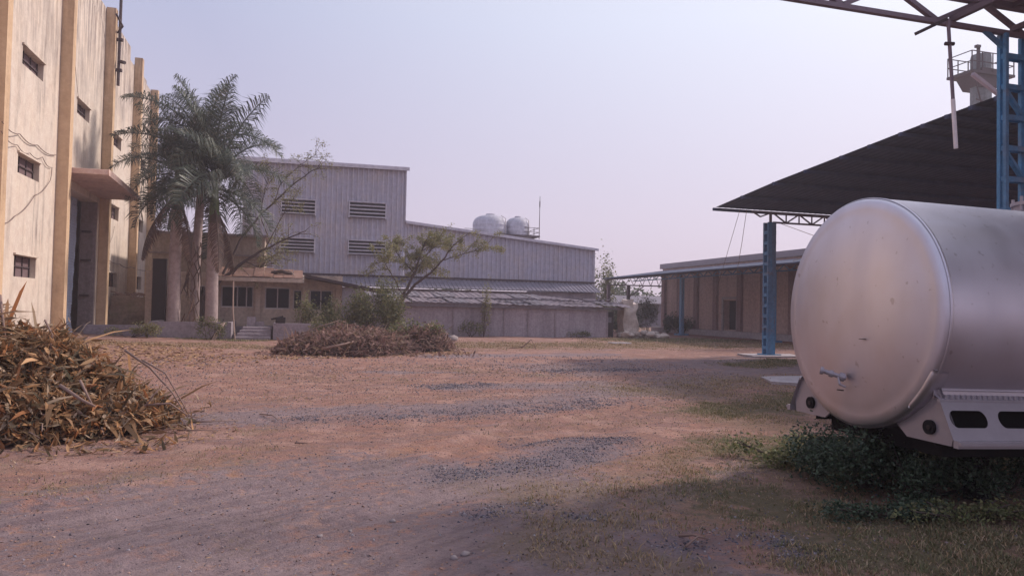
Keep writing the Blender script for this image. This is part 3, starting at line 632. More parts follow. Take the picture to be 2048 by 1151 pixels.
while x<20:
    wdt=rnd.uniform(1.0,1.2); d=rnd.uniform(-.03,.05); top=2.42 if x<15 else 2.42-(x-15)*.07
    csheet(x,x+wdt,CY-.45+rnd.uniform(-.12,.1),2.03+d-.004*(x-6),45.4,2.30+d*1.3,rnd.uniform(-.05,.05),ls,ls.location,'asbestos' if rnd.random()<.7 else 'sheet_pale'); 
    csheet(x-.4,x+wdt-.35,45.2,2.36+rnd.uniform(-.04,.06),47.4,top+.28,rnd.uniform(-.06,.06),ls,ls.location,'asbestos' if rnd.random()<.6 else 'sheet_pale'); x+=wdt-.08
for k,(px,py,qx,qy) in enumerate(((868,583,900,592),(1043,588,1078,598),(1110,593,1236,607),(990,597,1060,596))):
    mb=MB(); a=on_y(px,py,44.6); b_=on_y(qx,qy,43.6); mb.obox(a,b_,.35,.05); tag(mb.build('loose_sheet',M['sheet_pale']),('tilted broken sheet propped on the low shed roof behind the slender tree','second broken sheet propped near the middle of the low shed roof','long loose strip lying on the right end of the low shed roof','short loose strip lying flat amid the low shed roof')[k],'roof sheet')
# whitewashed ruin and rubble at the end of the shed
mb=MB(); rough_box(mb,(20.7,44.2,-.2),(21.75,45.2,2.25),9,.22,9); rough_box(mb,(20.9,44.25,2.1),(21.4,44.9,2.5),12,.12,5)
tag(mb.build('ruined_pillar',M['white_ruin']),'crumbling whitewashed stone pillar at the end of the low shed','pillar')
def rock(mb,c,r,seed,fl=.6):
    n=9; m_=6; vs=[]
    for i in range(m_+1):
        th=math.pi*i/m_
        for k in range(n):
            ph=6.2832*k/n; d=Vector((math.sin(th)*math.cos(ph),math.sin(th)*math.sin(ph),math.cos(th)*fl)); q=1+.45*noise.noise(d*1.6+Vector((seed*3.1,seed,0))); vs.append((c[0]+d.x*r*q,c[1]+d.y*r*q,c[2]+d.z*r*q))
    mb.add(vs,[(i*n+k,(i+1)*n+k,(i+1)*n+(k+1)%n,i*n+(k+1)%n) for i in range(m_) for k in range(n)])
mb=MB()
for k in range(38): rock(mb,(random.uniform(20.4,23.2),random.uniform(43,44.4),random.uniform(0,.35)),random.uniform(.12,.34),k)
tag(mb.build('rubble_heap',M['white_ruin']),'heap of pale rubble at the foot of the ruined pillar','rubble',kind='stuff')

# ------------------------------------------------------------------ long pink-beige building at the right rear
rr=thing('rear_building','long pink beige building with brown pilasters, plinth and dark doorway at right rear','building',(34,45,0))
mb=MB(); RX=31.0; dr=(46.95,48.6,.5,2.66)
panel_holes(mb,'x',RX,(22,58.3),(-.3,5.75),[(*dr,.5)],.5,1); mb.face([(RX,58.3,-.3),(44,58.3,-.3),(44,58.3,5.75),(RX,58.3,5.75)]); mb.face([(RX,22,5.75),(44,22,5.75),(44,58.3,5.75),(RX,58.3,5.75)])
rel(mb,rr.location).build('wall',M['rr_wall'],rr)
for y in (57.6,54.9,52.2,49.4,46.2,43.4,40.4,37.4,34.4):
    mb=MB(); mb.box((RX-.22,y,.42),(RX-.003,y+.5,5.1)); rel(mb,rr.location).build('pilaster',M['rr_pil'],rr)
mb=MB(); mb.box((RX-.9,22,-.3),(RX-.004,58.6,.42)); rel(mb,rr.location).build('plinth',M['slab'],rr)
mb=MB(); mb.box((RX-.18,22,5.45),(RX-.005,58.5,5.88)); rel(mb,rr.location).build('parapet',M['rr_trim'],rr)
mb=MB(); mb.box((RX+.45,46.96,.5),(RX+.48,48.59,2.65)); d_=rel(mb,rr.location).build('door',M['dark'],rr)
mb=MB(); mb.box((RX-.1,46.72,.43),(RX-.006,46.94,2.75)); mb.box((RX-.1,48.61,.43),(RX-.006,48.83,2.75)); mb.box((RX-.1,46.72,2.752),(RX-.006,48.83,2.92)); rel(mb,rr.location).build('door_surround',M['slab'],rr)
cn=thing('loading_canopy','low sloping dark canopy on slim blue columns along the rear building','canopy',(28,47,0))
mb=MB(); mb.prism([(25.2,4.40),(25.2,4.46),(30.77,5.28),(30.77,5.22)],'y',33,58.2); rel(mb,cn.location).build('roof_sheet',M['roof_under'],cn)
mb=MB()
for y in [34+2.0*k for k in range(13)]: mb.obox((25.4,y,4.33),(30.7,y,5.12),.06,.12)
rel(mb,cn.location).build('rafters',M['truss'],cn)
mb=MB(); mb.obox((28,34,4.64),(28,58,4.64),.07,.07); mb.obox((28,34,4.30),(28,58,4.30),.07,.07)
y=34; k=0
while y<58: mb.obox((28,y,4.30 if k%2 else 4.64),(28,y+.6,4.64 if k%2 else 4.30),.05,.05); y+=.6; k+=1
rel(mb,cn.location).build('truss',M['blue'],cn)
for y in (49.6,38.6,):
    mb=MB(); mb.box((27.88,y-.16,.1),(28.12,y+.16,4.26)); mb.box((27.6,y-.4,-.1),(28.4,y+.4,.12)); rel(mb,cn.location).build('column',M['blue'],cn)
mb=MB(); mb.obox((25.6,58,3.92),(31.5,58,3.95),.08,.1); mb.obox((25.6,58,4.35),(31.5,58,4.9),.06,.06)
for k in range(7): mb.obox((25.7+.8*k,58,3.92),(26.1+.8*k,58,4.4+.1*k),.04,.04); mb.obox((26.1+.8*k,58,4.4+.1*k),(26.5+.8*k,58,3.92),.04,.04)
rel(mb,cn.location).build('truss',M['truss'],cn)
for x,z in ((25.75,2.6),(27.6,0)):
    mb=MB(); mb.box((x-.12,57.88,z-.2),(x+.12,58.12,3.9)); 
    if z==0: mb.obox((27.6,58,2.9),(29.0,58,3.85),.08,.08)
    rel(mb,cn.location).build('column',M['truss'],cn)

# ------------------------------------------------------------------ open shed at the right: big roof, lattice columns, trusses
def lattice_column(mb,x0,x1,y0,y1,z0,z1,step=.46,ch=.07,diag=True):
    for x in (x0,x1-ch):
        for y in (y0,y1-ch): mb.box((x,y,z0),(x+ch,y+ch,z1))
    z=z0+.2; k=0
    while z<z1-.1:
        e=.012
        mb.box((x0+ch,y0+e,z),(x1-ch,y0+e+.02,z+.07)); mb.box((x0+ch,y1-e-.02,z),(x1-ch,y1-e,z+.07)); mb.box((x0+e,y0+ch,z),(x0+e+.02,y1-ch,z+.07)); mb.box((x1-e-.02,y0+ch,z),(x1-e,y1-ch,z+.07))
        if diag and z+step<z1 and k%2==0:
            for yy in (y0+.05,y1-.05): 
                a,b_=((x0+.04,x1-.04) if k%2 else (x1-.04,x0+.04)); mb.obox((a,yy,z+.05),(b_,yy,z+step+.02),.035,.035,Vector((0,1,0)))
        z+=step; k+=1
sh=thing('open_shed','big open shed with dark sheet roof on blue steel column right of the yard','shed',(20,20,0))
rake=[(25.8,5.90),(22,6.32),(18.7,6.60),(16.4,6.80),(14.9,6.92),(13.5,7.02),(11.8,7.12),(9.0,6.95),(6.0,6.6)]
mb=MB(); nx_=60
for i in range(len(rake)-1):
    (ya,za),(yb,zb)=rake[i],rake[i+1]
    prev=None
    for k in range(nx_*3+1):
        x=16+k*16/(nx_*3); w_=.006*math.sin(k*2.1)
        cur=(x,w_)
        if prev:
            mb.face([(prev[0],ya,za+prev[1]),(x,ya,za+w_),(x,yb,zb+w_),(prev[0],yb,zb+prev[1])])
        prev=cur
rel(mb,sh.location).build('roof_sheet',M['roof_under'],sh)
mb=MB()
for i in range(len(rake)-1):
    for s_ in (0,.5):
        ya=rake[i][0]+(rake[i+1][0]-rake[i][0])*s_; za=rake[i][1]+(rake[i+1][1]-rake[i][1])*s_
        mb.box((15.9,ya-.05,za-.14),(32,ya+.05,za-.03))
rel(mb,sh.location).build('purlins',M['roof_under'],sh)
def truss_x(mb,x0,x1,y,zb,zt,step=.55,ch=.07,tip=None):
    mb.obox((x0,y,zb),(x1,y,zb),ch,ch); mb.obox((x0,y,zt),(x1,y,zt),ch,ch)
    x=x0; k=0
    while x+step<=x1+.01:
        mb.obox((x,y,zb if k%2 else zt),(x+step,y,zt if k%2 else zb),.05,.05,Vector((0,1,0))); mb.box((x+step-.022,y-.02,zb),(x+step+.022,y+.02,zt)); x+=step; k+=1
    if tip: mb.obox((x0,y,zb),(tip,y,zt),.05,.05); mb.obox((x0,y,zt),(tip,y,zt),.05,.05)
mb=MB(); truss_x(mb,18.6,32,25.7,5.42,5.80,.62)
mb.obox((17.6,25.7,5.82),(18.6,25.7,5.82),.06,.06); mb.obox((17.6,25.7,5.82),(18.0,25.7,5.62),.05,.05); mb.obox((18.0,25.7,5.62),(18.5,25.7,5.8),.05,.05); mb.box((18.44,25.66,5.40),(18.52,25.74,5.82))
rel(mb,sh.location).build('truss',M['truss'],sh)
for xo in (18.25,27.5):
    mb=MB()   # two channels joined by batten plates
    for yy in (25.50,25.78):
        mb.box((xo,yy,.1),(xo+.36,yy+.02,5.40)); mb.box((xo,yy+.0201,.1),(xo+.02,yy+.08,5.4)); mb.box((xo+.34,yy+.0201,.1),(xo+.36,yy+.08,5.4)) if yy<25.6 else None
    z=.3
    while z<5.3:
        for xx in (xo-.012,xo+.36): mb.box((xx,25.51,z),(xx+.012,25.79,z+.13))
        z+=.42
    mb.box((xo-.12,25.4,.06),(xo+.58,26.0,.11))
    rel(mb,sh.location).build('column',M['blue'],sh)
mb=MB(); mb.tube([(17.0,25.6,5.88),(16.7,27.0,2.2)],.012,4); mb.tube([(17.3,25.6,5.88),(17.3,25.9,4.6),(17.15,26,3.4)],.012,4); tag(mb.build('hanging_wire',M['cable']),'pair of thin wires hanging from the dark roof eave left of the blue column','wire')
mb=MB(); mb.tube([(19.0,25.75,5.4),(21,25.8,4.9),(24,25.8,5.35)],.012,4); mb.tube([(19.6,25.75,3.9),(24,25.8,5.3)],.012,4); tag(mb.build('sagging_wire',M['cable']),'thin wires sagging under the far truss behind the metal tank','wire')
mb=MB(); mb.prism([(17.2,24.9),(19.4,24.8),(19.9,26.3),(17.6,26.6)],'z',-.05,.07); tag(mb.build('footing_slab',M['slab'],bevel=.02),'pale concrete footing slab under the distant blue column','slab')
# near bay over the camera's right: portal truss, lattice column, sheet roof
nb=thing('near_canopy','overhead steel truss canopy on a blue lattice column at upper right','canopy',(12,5,0))
NY=7.7
mb=MB()
for yy in (NY,):
    mb.obox((5.55,yy,5.60),(20,yy,5.60),.07,.06); mb.obox((5.55,yy,5.98),(20,yy,5.98),.08,.09)
    x=5.8; k=0
    while x<20: mb.obox((x,yy,5.62 if k%2 else 5.98),(x+.75,yy,5.98 if k%2 else 5.62),.06,.06,Vector((0,1,0))); x+=.75; k+=1
rel(mb,nb.location).build('truss',M['purple_steel'],nb)
mb=MB()
for x in (8.3,9.35,12.8,16.2):
    mb.obox((x,NY,5.66),(x,-6,6.1),.07,.07); mb.obox((x,NY,5.98),(x,-6,6.42),.07,.07); y=NY; k=0
    while y>-5.5: z=5.66+(NY-y)*.032; mb.obox((x,y,z if k%2 else z+.32),(x,y-.6,z+.34 if k%2 else z+.02),.04,.04); y-=.6; k+=1
rel(mb,nb.location).build('rafters',M['truss'],nb)
mb=MB()
for y in [NY-1.1*k for k in range(1,12)]: z=6.06+(NY-y)*.032; mb.box((8.6,y-.04,z-.06),(20,y+.04,z+.03))
rel(mb,nb.location).build('purlins',M['truss'],nb)
mb=MB(); prev=None
for k in range(240):
    x=8.6+k*.06; w_=.02*math.sin(k*2.1); cur=(x,w_)
    if prev: mb.face([(prev[0],NY+.3,6.13+prev[1]),(x,NY+.3,6.13+w_),(x,-6,6.58+w_),(prev[0],-6,6.58+prev[1])])
    prev=cur
rel(mb,nb.location).build('roof_sheet',M['roof_grey'],nb)
mb=MB(); lattice_column(mb,9.17,9.60,NY-.07,NY+.07,0,5.58,.42,.05); mb.box((9.0,NY-.35,-.02),(9.76,NY+.35,.05)); rel(mb,nb.location).build('column',M['blue'],nb)
mb=MB(); mb.obox((8.85,NY,5.60),(9.2,NY,5.40),.05,.05); rel(mb,nb.location).build('knee_brace',M['blue'],nb)
hp=thing('hanging_pipe','slanting pipe with pale lower half hanging from the overhead truss','pipe',(8.1,7.5,4.7))
pt=on_y(1896,38,7.45); pb=on_y(1912,297,7.45); pm=pt.lerp(pb,.62)
mb=MB(); mb.tube([pt,pm],.022,8); rel(mb,hp.location).build('upper_pipe',M['purple_steel'],hp)
mb=MB(); mb.tube([pm,pb],.026,10); rel(mb,hp.location).build('lower_tube',M['white_tube'],hp)
c_=on_y(1899,88,7.45); mb=MB(); mb.tube([c_-Vector((.065,0,.005)),c_+Vector((.065,0,.008))],.026,8); rel(mb,hp.location).build('coupling',M['steelrust'],hp)
mb=MB(); a=on_y(1831,68,7.45); b_=on_y(1894,38,7.45); mb.obox(a,b_,.03,.04); rel(mb,hp.location).build('side_arm',M['steelrust'],hp)

# ------------------------------------------------------------------ tower with railed platform
tw=thing('tower','grey green octagonal tower with railed platform above the dark roof','tower',(41,35,0))
mb=MB(); n=8; r_=.66; cx,cy=40.05,35.0
vs=[(cx+r_*math.cos(6.2832*(k+.5)/n),cy+r_*math.sin(6.2832*(k+.5)/n),z) for z in (0,17.55,17.8) for k in range(n)]
vs=[(cx+(x-cx)*(.85 if z>17.6 else 1),cy+(y-cy)*(.85 if z>17.1 else 1),z) for x,y,z in vs]
mb.add(vs,[(i*n+k,i*n+(k+1)%n,(i+1)*n+(k+1)%n,(i+1)*n+k) for i in range(2) for k in range(n)]+[tuple(2*n+k for k in range(n))]); rel(mb,tw.location).build('shaft',M['tower'],tw)
mb=MB(); mb.box((38.35,34.1,16.35),(41.7,35.9,16.5)); mb.prism([(39.0,16.34),(41.1,16.34),(40.7,15.7),(39.5,15.7)],'y',34.25,35.8); mb.box((39.25,34.2,16.5),(40.9,35.8,16.75)); rel(mb,tw.location).build('platform',M['steelrust'],tw)
mb=MB()
for z in (17.05,17.65):
    for p,q in (((38.4,34.15),(41.65,34.15)),((38.4,35.85),(41.65,35.85)),((38.4,34.15),(38.4,35.85)),((41.65,34.15),(41.65,35.85))): mb.obox((*p,z),(*q,z),.045,.045)
for x in (38.4,39.2,40.0,40.8,41.65):
    for y in (34.15,35.85): mb.box((x-.025,y-.025,16.5),(x+.025,y+.025,17.66))
mb.box((38.95,34.2,16.5),(39.09,34.34,18.0)); mb.box((38.8,34.15,17.9),(39.09,34.36,18.05))
rel(mb,tw.location).build('railing',M['steelrust'],tw)
mb=MB(); mb.obox(on_y(1945,148,33.7),on_y(1999,190,33.7),.22,.2); rel(mb,tw.location).build('chute',M['purple_steel'],tw)
mb=MB(); mb.obox((38.6,34.2,16.35),(39.5,34.5,14.7),.06,.06); mb.obox((39.0,34.4,14.85),(39.6,34.5,14.8),.05,.05); rel(mb,tw.location).build('brace',M['steelrust'],tw)

# ------------------------------------------------------------------ metal tank
az,ti=-.06,.023
av=Vector((math.cos(az)*math.cos(ti),math.sin(az)*math.cos(ti),-math.sin(ti))); wv=av.cross(Vector((0,0,1))).normalized(); vv=wv.cross(av)
tk=thing('metal_tank','huge dull stainless tank barrel lying on a steel skirt at right','tank')
tk.matrix_world=Matrix(((av.x,-wv.x,vv.x,5.264),(av.y,-wv.y,vv.y,5.937),(av.z,-wv.z,vv.z,1.739),(0,0,0,1)))
TR=1.1; n=96
def revolve(prof,n,matl,name,parent,smooth=True):
    mb=MB(); vs=[]; fs=[]
    for a,r in prof:
        for k in range(n): t_=6.28318*k/n; vs.append((a,r*math.cos(t_),r*math.sin(t_)))
    for i in range(len(prof)-1):
        for k in range(n): fs.append((i*n+k,i*n+(k+1)%n,(i+1)*n+(k+1)%n,(i+1)*n+k))
    mb.add(vs,fs); return mb.build(name,matl,parent,smooth)
revolve([(.035,TR),(.4,TR+.002),(1.4,TR),(2.4,TR+.002),(5.2,TR),(5.3,TR-.05),(5.45,.5),(5.5,0.01)],n,M['tank'],'barrel',tk)
hd=[(-.165*(1-(i/14)**2.2)-.0,TR*i/14*.965+.001) for i in range(14)]+[(-.02,TR*.972),(.005,TR*.990),(.033,TR*1.0)]
revolve(hd,n,M['tank'],'end_cap',tk)
revolve([(.02,TR+.001),(.022,TR+.007),(.05,TR+.007),(.052,TR+.001)],n,M['tank'],'weld_rim',tk)
# end plate (bulkhead) following the barrel, with two lamp holes
def holed_plate(name,poly_outer,holes,a0,a1,matl,parent):
    mb=MB(); mb.prism(poly_outer,'x',a0,a1)
    o=mb.build(name,matl,parent); return o
for sgn in (-1,1):     # two gussets, camera side y<0
    mb=MB()
    arc=[(sgn*math.sin(t_)*1.098,-math.cos(t_)*1.098) for t_ in [R(x) for x in (57,50,42,34,26,18,8,0)]]
    outer=[(sgn*1.10,-1.02),(sgn*1.13,-1.20),(sgn*.55,-1.21),(0,-1.21)]
    poly=[(sgn*.93,-.74)]+arc+outer[::-1]
    vs=[(a_,u,v) for a_ in (.09,.11) for u,v in poly]; k=len(poly)
    # build as a strip between the arc and the outer edge so the plate stays clean
    inn=[(sgn*math.sin(t_)*1.10,-math.cos(t_)*1.10) for t_ in [R(56-32*i/24) for i in range(25)]]
    for i in range(24):
        def outp(p):
            u=abs(p[0]); return (sgn*(u*1.0+ (.17 if u>.6 else .17*u/.6)), -1.10) 
        p,q=inn[i],inn[i+1]
        P_,Q_=outp(p),outp(q)
        if i==0: P_=(sgn*1.10,-.85); P_=(sgn*1.10,-.98)
        for a_ in (.09,.115): mb.face([(a_,*p),(a_,*q),(a_,*Q_),(a_,*P_)])
        mb.face([(.09,*P_),(.09,*Q_),(.115,*Q_),(.115,*P_)])
    mb.build('end_plate',M['tank_frame'],tk)
for (y_,z_) in ((-.845,-.975),(.80,-.975)):
    mb=MB(); mb.tube([(.06,y_,z_),(.088,y_,z_)],.062,20); lh=mb.build('lamp_socket',M['tank_dark'],tk)
    mb=MB(); mb.tube([(.05,y_-.01,z_),(.059,y_-.01,z_)],[.022,.018],10); mb.build('bulb_holder',M['rubber'],lh)
# side skirt with oblong openings on both sides
for sgn in (-1,1):
    y_=sgn*1.12
    mb=MB(); xs_=[.09+.49*k for k in range(11)]
    def sk(x,z,yy): return (x,yy,z)
    yT=sgn*.98; yB=sgn*1.13    # skirt leans outwards to the foot
    def yy_(z): return yT+(yB-yT)*(-.74-z)/.30
    zt,z1_,z0_,zb=-.74,-.81,-.945,-1.04
    import itertools
    X0=.05; X1=5.2
    def q4(xa,xb,za,zb_):
        mb.face([(xa,yy_(za),za),(xb,yy_(za),za),(xb,yy_(zb_),zb_),(xa,yy_(zb_),zb_)])
    q4(X0,X1,zt,z1_); q4(X0,X1,z0_,zb)
    prev=X0
    for x in xs_:
        q4(prev,x+.0,z1_,z0_)
        # rounded slanting ends
        w_=.37; rr_=.06; cz=(z1_+z0_)/2; hh_=(z1_-z0_)/2
        for side in (0,1):
            xc=x+rr_ if side==0 else x+w_-rr_; xe=x if side==0 else x+w_
            for i in range(8):
                t0=math.pi/2*(i/8); t1=math.pi/2*((i+1)/8)
                for s2 in (-1,1):
                    a0=(xc+(-1 if side==0 else 1)*rr_*math.cos(t0),cz+s2*hh_*math.sin(t0)); a1=(xc+(-1 if side==0 else 1)*rr_*math.cos(t1),cz+s2*hh_*math.sin(t1))
                    mb.face([(a0[0],yy_(a0[1]),a0[1]),(a1[0],yy_(a1[1]),a1[1]),(xe if i<8 else a1[0],yy_(cz+s2*hh_),cz+s2*hh_)])
        prev=x+w_
    q4(prev,X1,z1_,z0_)
    mb.box((X0,min(yB,yB+sgn*.05),-1.10),(X1,max(yB,yB+sgn*.05),zb)); mb.box((X0,min(yT,yT-sgn*.03),-.745),(X1,max(yT,yT-sgn*.03),-.725)) 
    mb.box((X0,min(yB+sgn*.052,yB+sgn*.075),-1.075),(X1,max(yB+sgn*.052,yB+sgn*.075),-1.05))
    o=mb.build('side_skirt',M['tank_frame'],tk)
    mb=MB(); yi=sgn*.80; mb.box((.16,min(yi,yi+sgn*.02),-1.15),(5.1,max(yi,yi+sgn*.02),-.8)); mb.build('chassis_beam',M['tank_dark'],o)
    mb=MB(); yr=sgn*.89; mb.box((.06,min(yr,yr+sgn*.012),-.72),(5.2,max(yr,yr+sgn*.012),-.66)); mb.tube([(.05,yr+sgn*.005,-.652),(5.2,yr+sgn*.005,-.652)],.012,8); mb.build('side_rail',M['tank'],tk)
    # tread plate ledge with small punched studs
    mb=MB(); mb.add([(.06,sgn*.90,-.69),(5.2,sgn*.90,-.69),(5.2,sgn*.985,-.735),(.06,sgn*.985,-.735)],[(0,1,2,3)])
    for k in range(90):
        x=.09+k*.055
        for q_ in (.925,.955): zz=-.69-(q_-.90)*.53; mb.box((x+(q_>.94)*.027,min(sgn*(q_-.008),sgn*(q_+.008)),zz),(x+.022+(q_>.94)*.027,max(sgn*(q_-.008),sgn*(q_+.008)),zz+.014))
    mb.build('tread_ledge',M['tank_frame'],tk)
# wrap pad hugging the lower rim on the camera side
mb=MB(); N_=14
arc=[R(40+ 24*i/N_) for i in range(N_+1)]   # angle from straight down towards camera side
for i,t_ in enumerate(arc):
    pass
vs=[]
for i_,t_ in enumerate(arc):
    e_=math.sin(math.pi*i_/N_)**.5
    for a_,r in ((-.005,TR-.05),(-.01-.02*e_,TR-.03),(-.005-.015*e_,TR-.004+.010*e_),(.03,TR-.002+.018*e_),(.13,TR-.002+.018*e_),(.14,TR-.003)):
        vs.append((a_,-math.sin(t_)*r,-math.cos(t_)*r))
mb.add(vs,[(i*6+k,i*6+k+1,(i+1)*6+k+1,(i+1)*6+k) for i in range(N_) for k in range(5)]+[(0,1,2,3,4,5),tuple(N_*6+k for k in (5,4,3,2,1,0))]); mb.build('saddle_pad',M['tank'],tk,True)
# outlet valve
mb=MB(); base=(-.14,-.04,-.64); tip_=(-.32,.085,-.58)
mb.tube([base,tip_],.022,12); mb.tube([(-.15,-.03,-.635),(-.19,-.005,-.625)],.042,14); mb.tube([(-.305,.075,-.584),(-.33,.092,-.578)],.038,14); mb.tube([(-.23,.03,-.61),(-.26,.05,-.60)],.034,12); mb.tube([(-.2,-.0,-.62),(-.215,-.05,-.70)],.012,8); mb.tube([(-.215,-.05,-.70),(-.17,-.075,-.72)],.010,6)
mb.build('outlet_valve',M['tank_frame'],tk,False)
mb=MB(); mb.box((-.16,-.0,-.765),(-.128,.065,-.755)); mb.build('slot_mark',M['rubber'],tk); mb=MB(); mb.box((-.185,-.31,-.258),(-.135,-.26,-.252)); mb.build('slot_mark',M['rubber'],tk)
# manhole fittings on top
mb=MB(); mb.tube([(2.22,.05,1.02),(2.22,.05,1.2)],.24,24); mb.tube([(2.22,.05,1.2),(2.22,.05,1.235)],.27,24)
for k in range(6): t_=k*1.047; mb.tube([(2.22+.25*math.cos(t_),.05+.25*math.sin(t_),1.14),(2.22+.25*math.cos(t_),.05+.25*math.sin(t_),1.29)],.016,6)
mb.build('manhole',M['tank_frame'],tk)
# feet
for x in (.9,3.6):
    for s_ in (-1,1):
        mb=MB(); mb.box((x,s_*.45-.08,-1.85),(x+.16,s_*.45+.08,-.95)); mb.build('leg',M['tank_dark'],tk)
mb=MB(); mb.box((.3,-.75,-1.25),(5.0,.75,-1.06)); mb.build('chassis',M['tank_dark'],tk)
a=[on_ground(1535,762),on_ground(1600,752),on_ground(1650,760),on_ground(1625,780)]
mb=MB(); mb.prism([(11.3,15.6),(11.9,16.9),(13.6,17.0),(13.2,14.6),(11.9,14.9)],'z',-.03,.06); tag(mb.build('ground_slab',M['slab'],bevel=.015),'pale broken concrete slab lying on the grass left of the tank','slab')

# ------------------------------------------------------------------ palms
def frond_mesh(seed,length,e0,droop,dead=False,plume=True):
    rnd=random.Random(seed); mb=MB(); n=16; P=[Vector((0,0,0))]; a=e0; T=[]
    for i in range(n):
        t_=i/n; ang=e0-droop*(t_**1.25); d=Vector((math.cos(ang),0,math.sin(ang))); T.append(d); P.append(P[-1]+d*length/n)
    T.append(T[-1]); mb.tube(P,[.045*(1-i/n)**.7+.008 for i in range(n+1)],5)
    m_=86
    for k in range(m_):
        t_=.10+.90*k/m_; f=t_*n; i=min(n-1,int(f)); p=P[i].lerp(P[i+1],f-i); d=T[i]; up=Vector((-d.z,0,d.x))
        L_=(1.30 if not dead else .8)*math.sin(math.pi*min(1,(t_*.86+.12)))**.6*rnd.uniform(.8,1.1)*(length/4.4)**.5
        for s_ in (-1,1):
            lift=(rnd.uniform(-.2,.9) if plume else .1) if not dead else -.9
            dr=(Vector((0,s_,0))*rnd.uniform(.75,1.0)+d*rnd.uniform(.35,.65)+up*lift).normalized()
            q1=p+dr*L_*.5; d2=(dr+Vector((0,0,-rnd.uniform(.7,1.5)))).normalized(); q2=q1+d2*L_*.55
            wd=.021*rnd.uniform(.8,1.25); sd=d.cross(dr).normalized().cross(dr).normalized()*wd
            mb.add([p-sd*.5,p+sd*.5,q1+sd,q1-sd,q2],[(0,1,2,3),(3,2,4)])
    me=mb.build('frond',M['dead_frond'] if dead else M['palm_leaf']); md=me.data; bpy.data.objects.remove(me); return md
FM=[frond_mesh(1,4.6,R(80),R(42)),frond_mesh(2,4.8,R(60),R(78)),frond_mesh(3,4.7,R(38),R(100)),frond_mesh(4,4.4,R(12),R(95)),frond_mesh(5,4.0,R(-18),R(66))]
FD=frond_mesh(6,3.6,R(-50),R(38),True)
def palm(x,y,h,shaft,trunk_r,label,seed,n=17,z0=.68,dead=1,sc=1.0,lean=(0,0)):
    rnd=random.Random(seed); t_=thing('palm_tree',label,'palm tree',(x,y,z0),'royal palms in the planter')
    mb=MB(); K=26; pts=[]; rad=[]
    for i in range(K+1):
        u=i/K; pts.append((lean[0]*u*u+.03*nz(u*3,seed),lean[1]*u*u,u*(h-shaft))); rad.append(trunk_r*(1.08-.08*min(1,u*6)+.05*math.sin(math.pi*min(1,u*1.1))-.18*u)*(1+.012*(i%2)))
    mb.tube(pts,rad,16); mb.build('trunk',M['trunk_palm'],t_,True)
    mb=MB(); b_=Vector(pts[-1]); mb.tube([b_,b_+Vector((0,0,shaft*.35)),b_+Vector((0,0,shaft*.8)),b_+Vector((0,0,shaft+.2))],[trunk_r*.86,trunk_r*.80,trunk_r*.5,trunk_r*.28],14); mb.build('crownshaft',M['crownshaft'],t_,True)
    top=b_+Vector((0,0,shaft))
    for k in range(n):
        cls=min(4,int(k*5/n)); o=bpy.data.objects.new('frond',FM[cls]); C.objects.link(o); o.parent=t_
        o.location=top+Vector((0,0,-.12*cls+rnd.uniform(-.1,.1))); o.rotation_euler=(rnd.uniform(-.3,.3),rnd.uniform(-.12,.12),k*2.399+rnd.uniform(-.3,.3)+seed); s_=rnd.uniform(.85,1.1)*sc; o.scale=(s_,s_,s_)
    for k in range(dead):
        o=bpy.data.objects.new('dead_frond',FD); C.objects.link(o); o.parent=t_; o.location=top+Vector((0,0,-shaft*.6)); o.rotation_euler=(0,0,seed+k*2.2)
        o['label']='withered brown frond hanging down'
    return t_
palm(-5.35,37.9,7.3,1.9,.29,'leftmost palm of the planter row with grey ringed trunk',3.1,20,dead=3,sc=.74)
palm(-4.55,38.7,8.8,1.9,.22,'tallest palm, rising behind between the two thick trunks',1.2,19,dead=2,sc=.84,lean=(.15,0))
palm(-3.68,37.7,6.9,2.1,.285,'rightmost palm with pink grey trunk and bright green crownshaft',5.0,20,dead=2,sc=1.0)
mb=MB()
for k in range(26):
    x=-4.65+random.gauss(0,.28); z=random.uniform(.8,4.6); p=Vector((x,37.95+random.uniform(-.1,.3),z)); mb.tube([p,p+Vector((random.uniform(-.2,.2),0,-.5)),p+Vector((random.uniform(-.35,.35),0,-1.1))],[.02,.03,.012],4)
tag(mb.build('hanging_dead_leaves',M['dead_frond']),'dried brown palm leaves hanging between the palm trunks','dead leaves',kind='stuff')

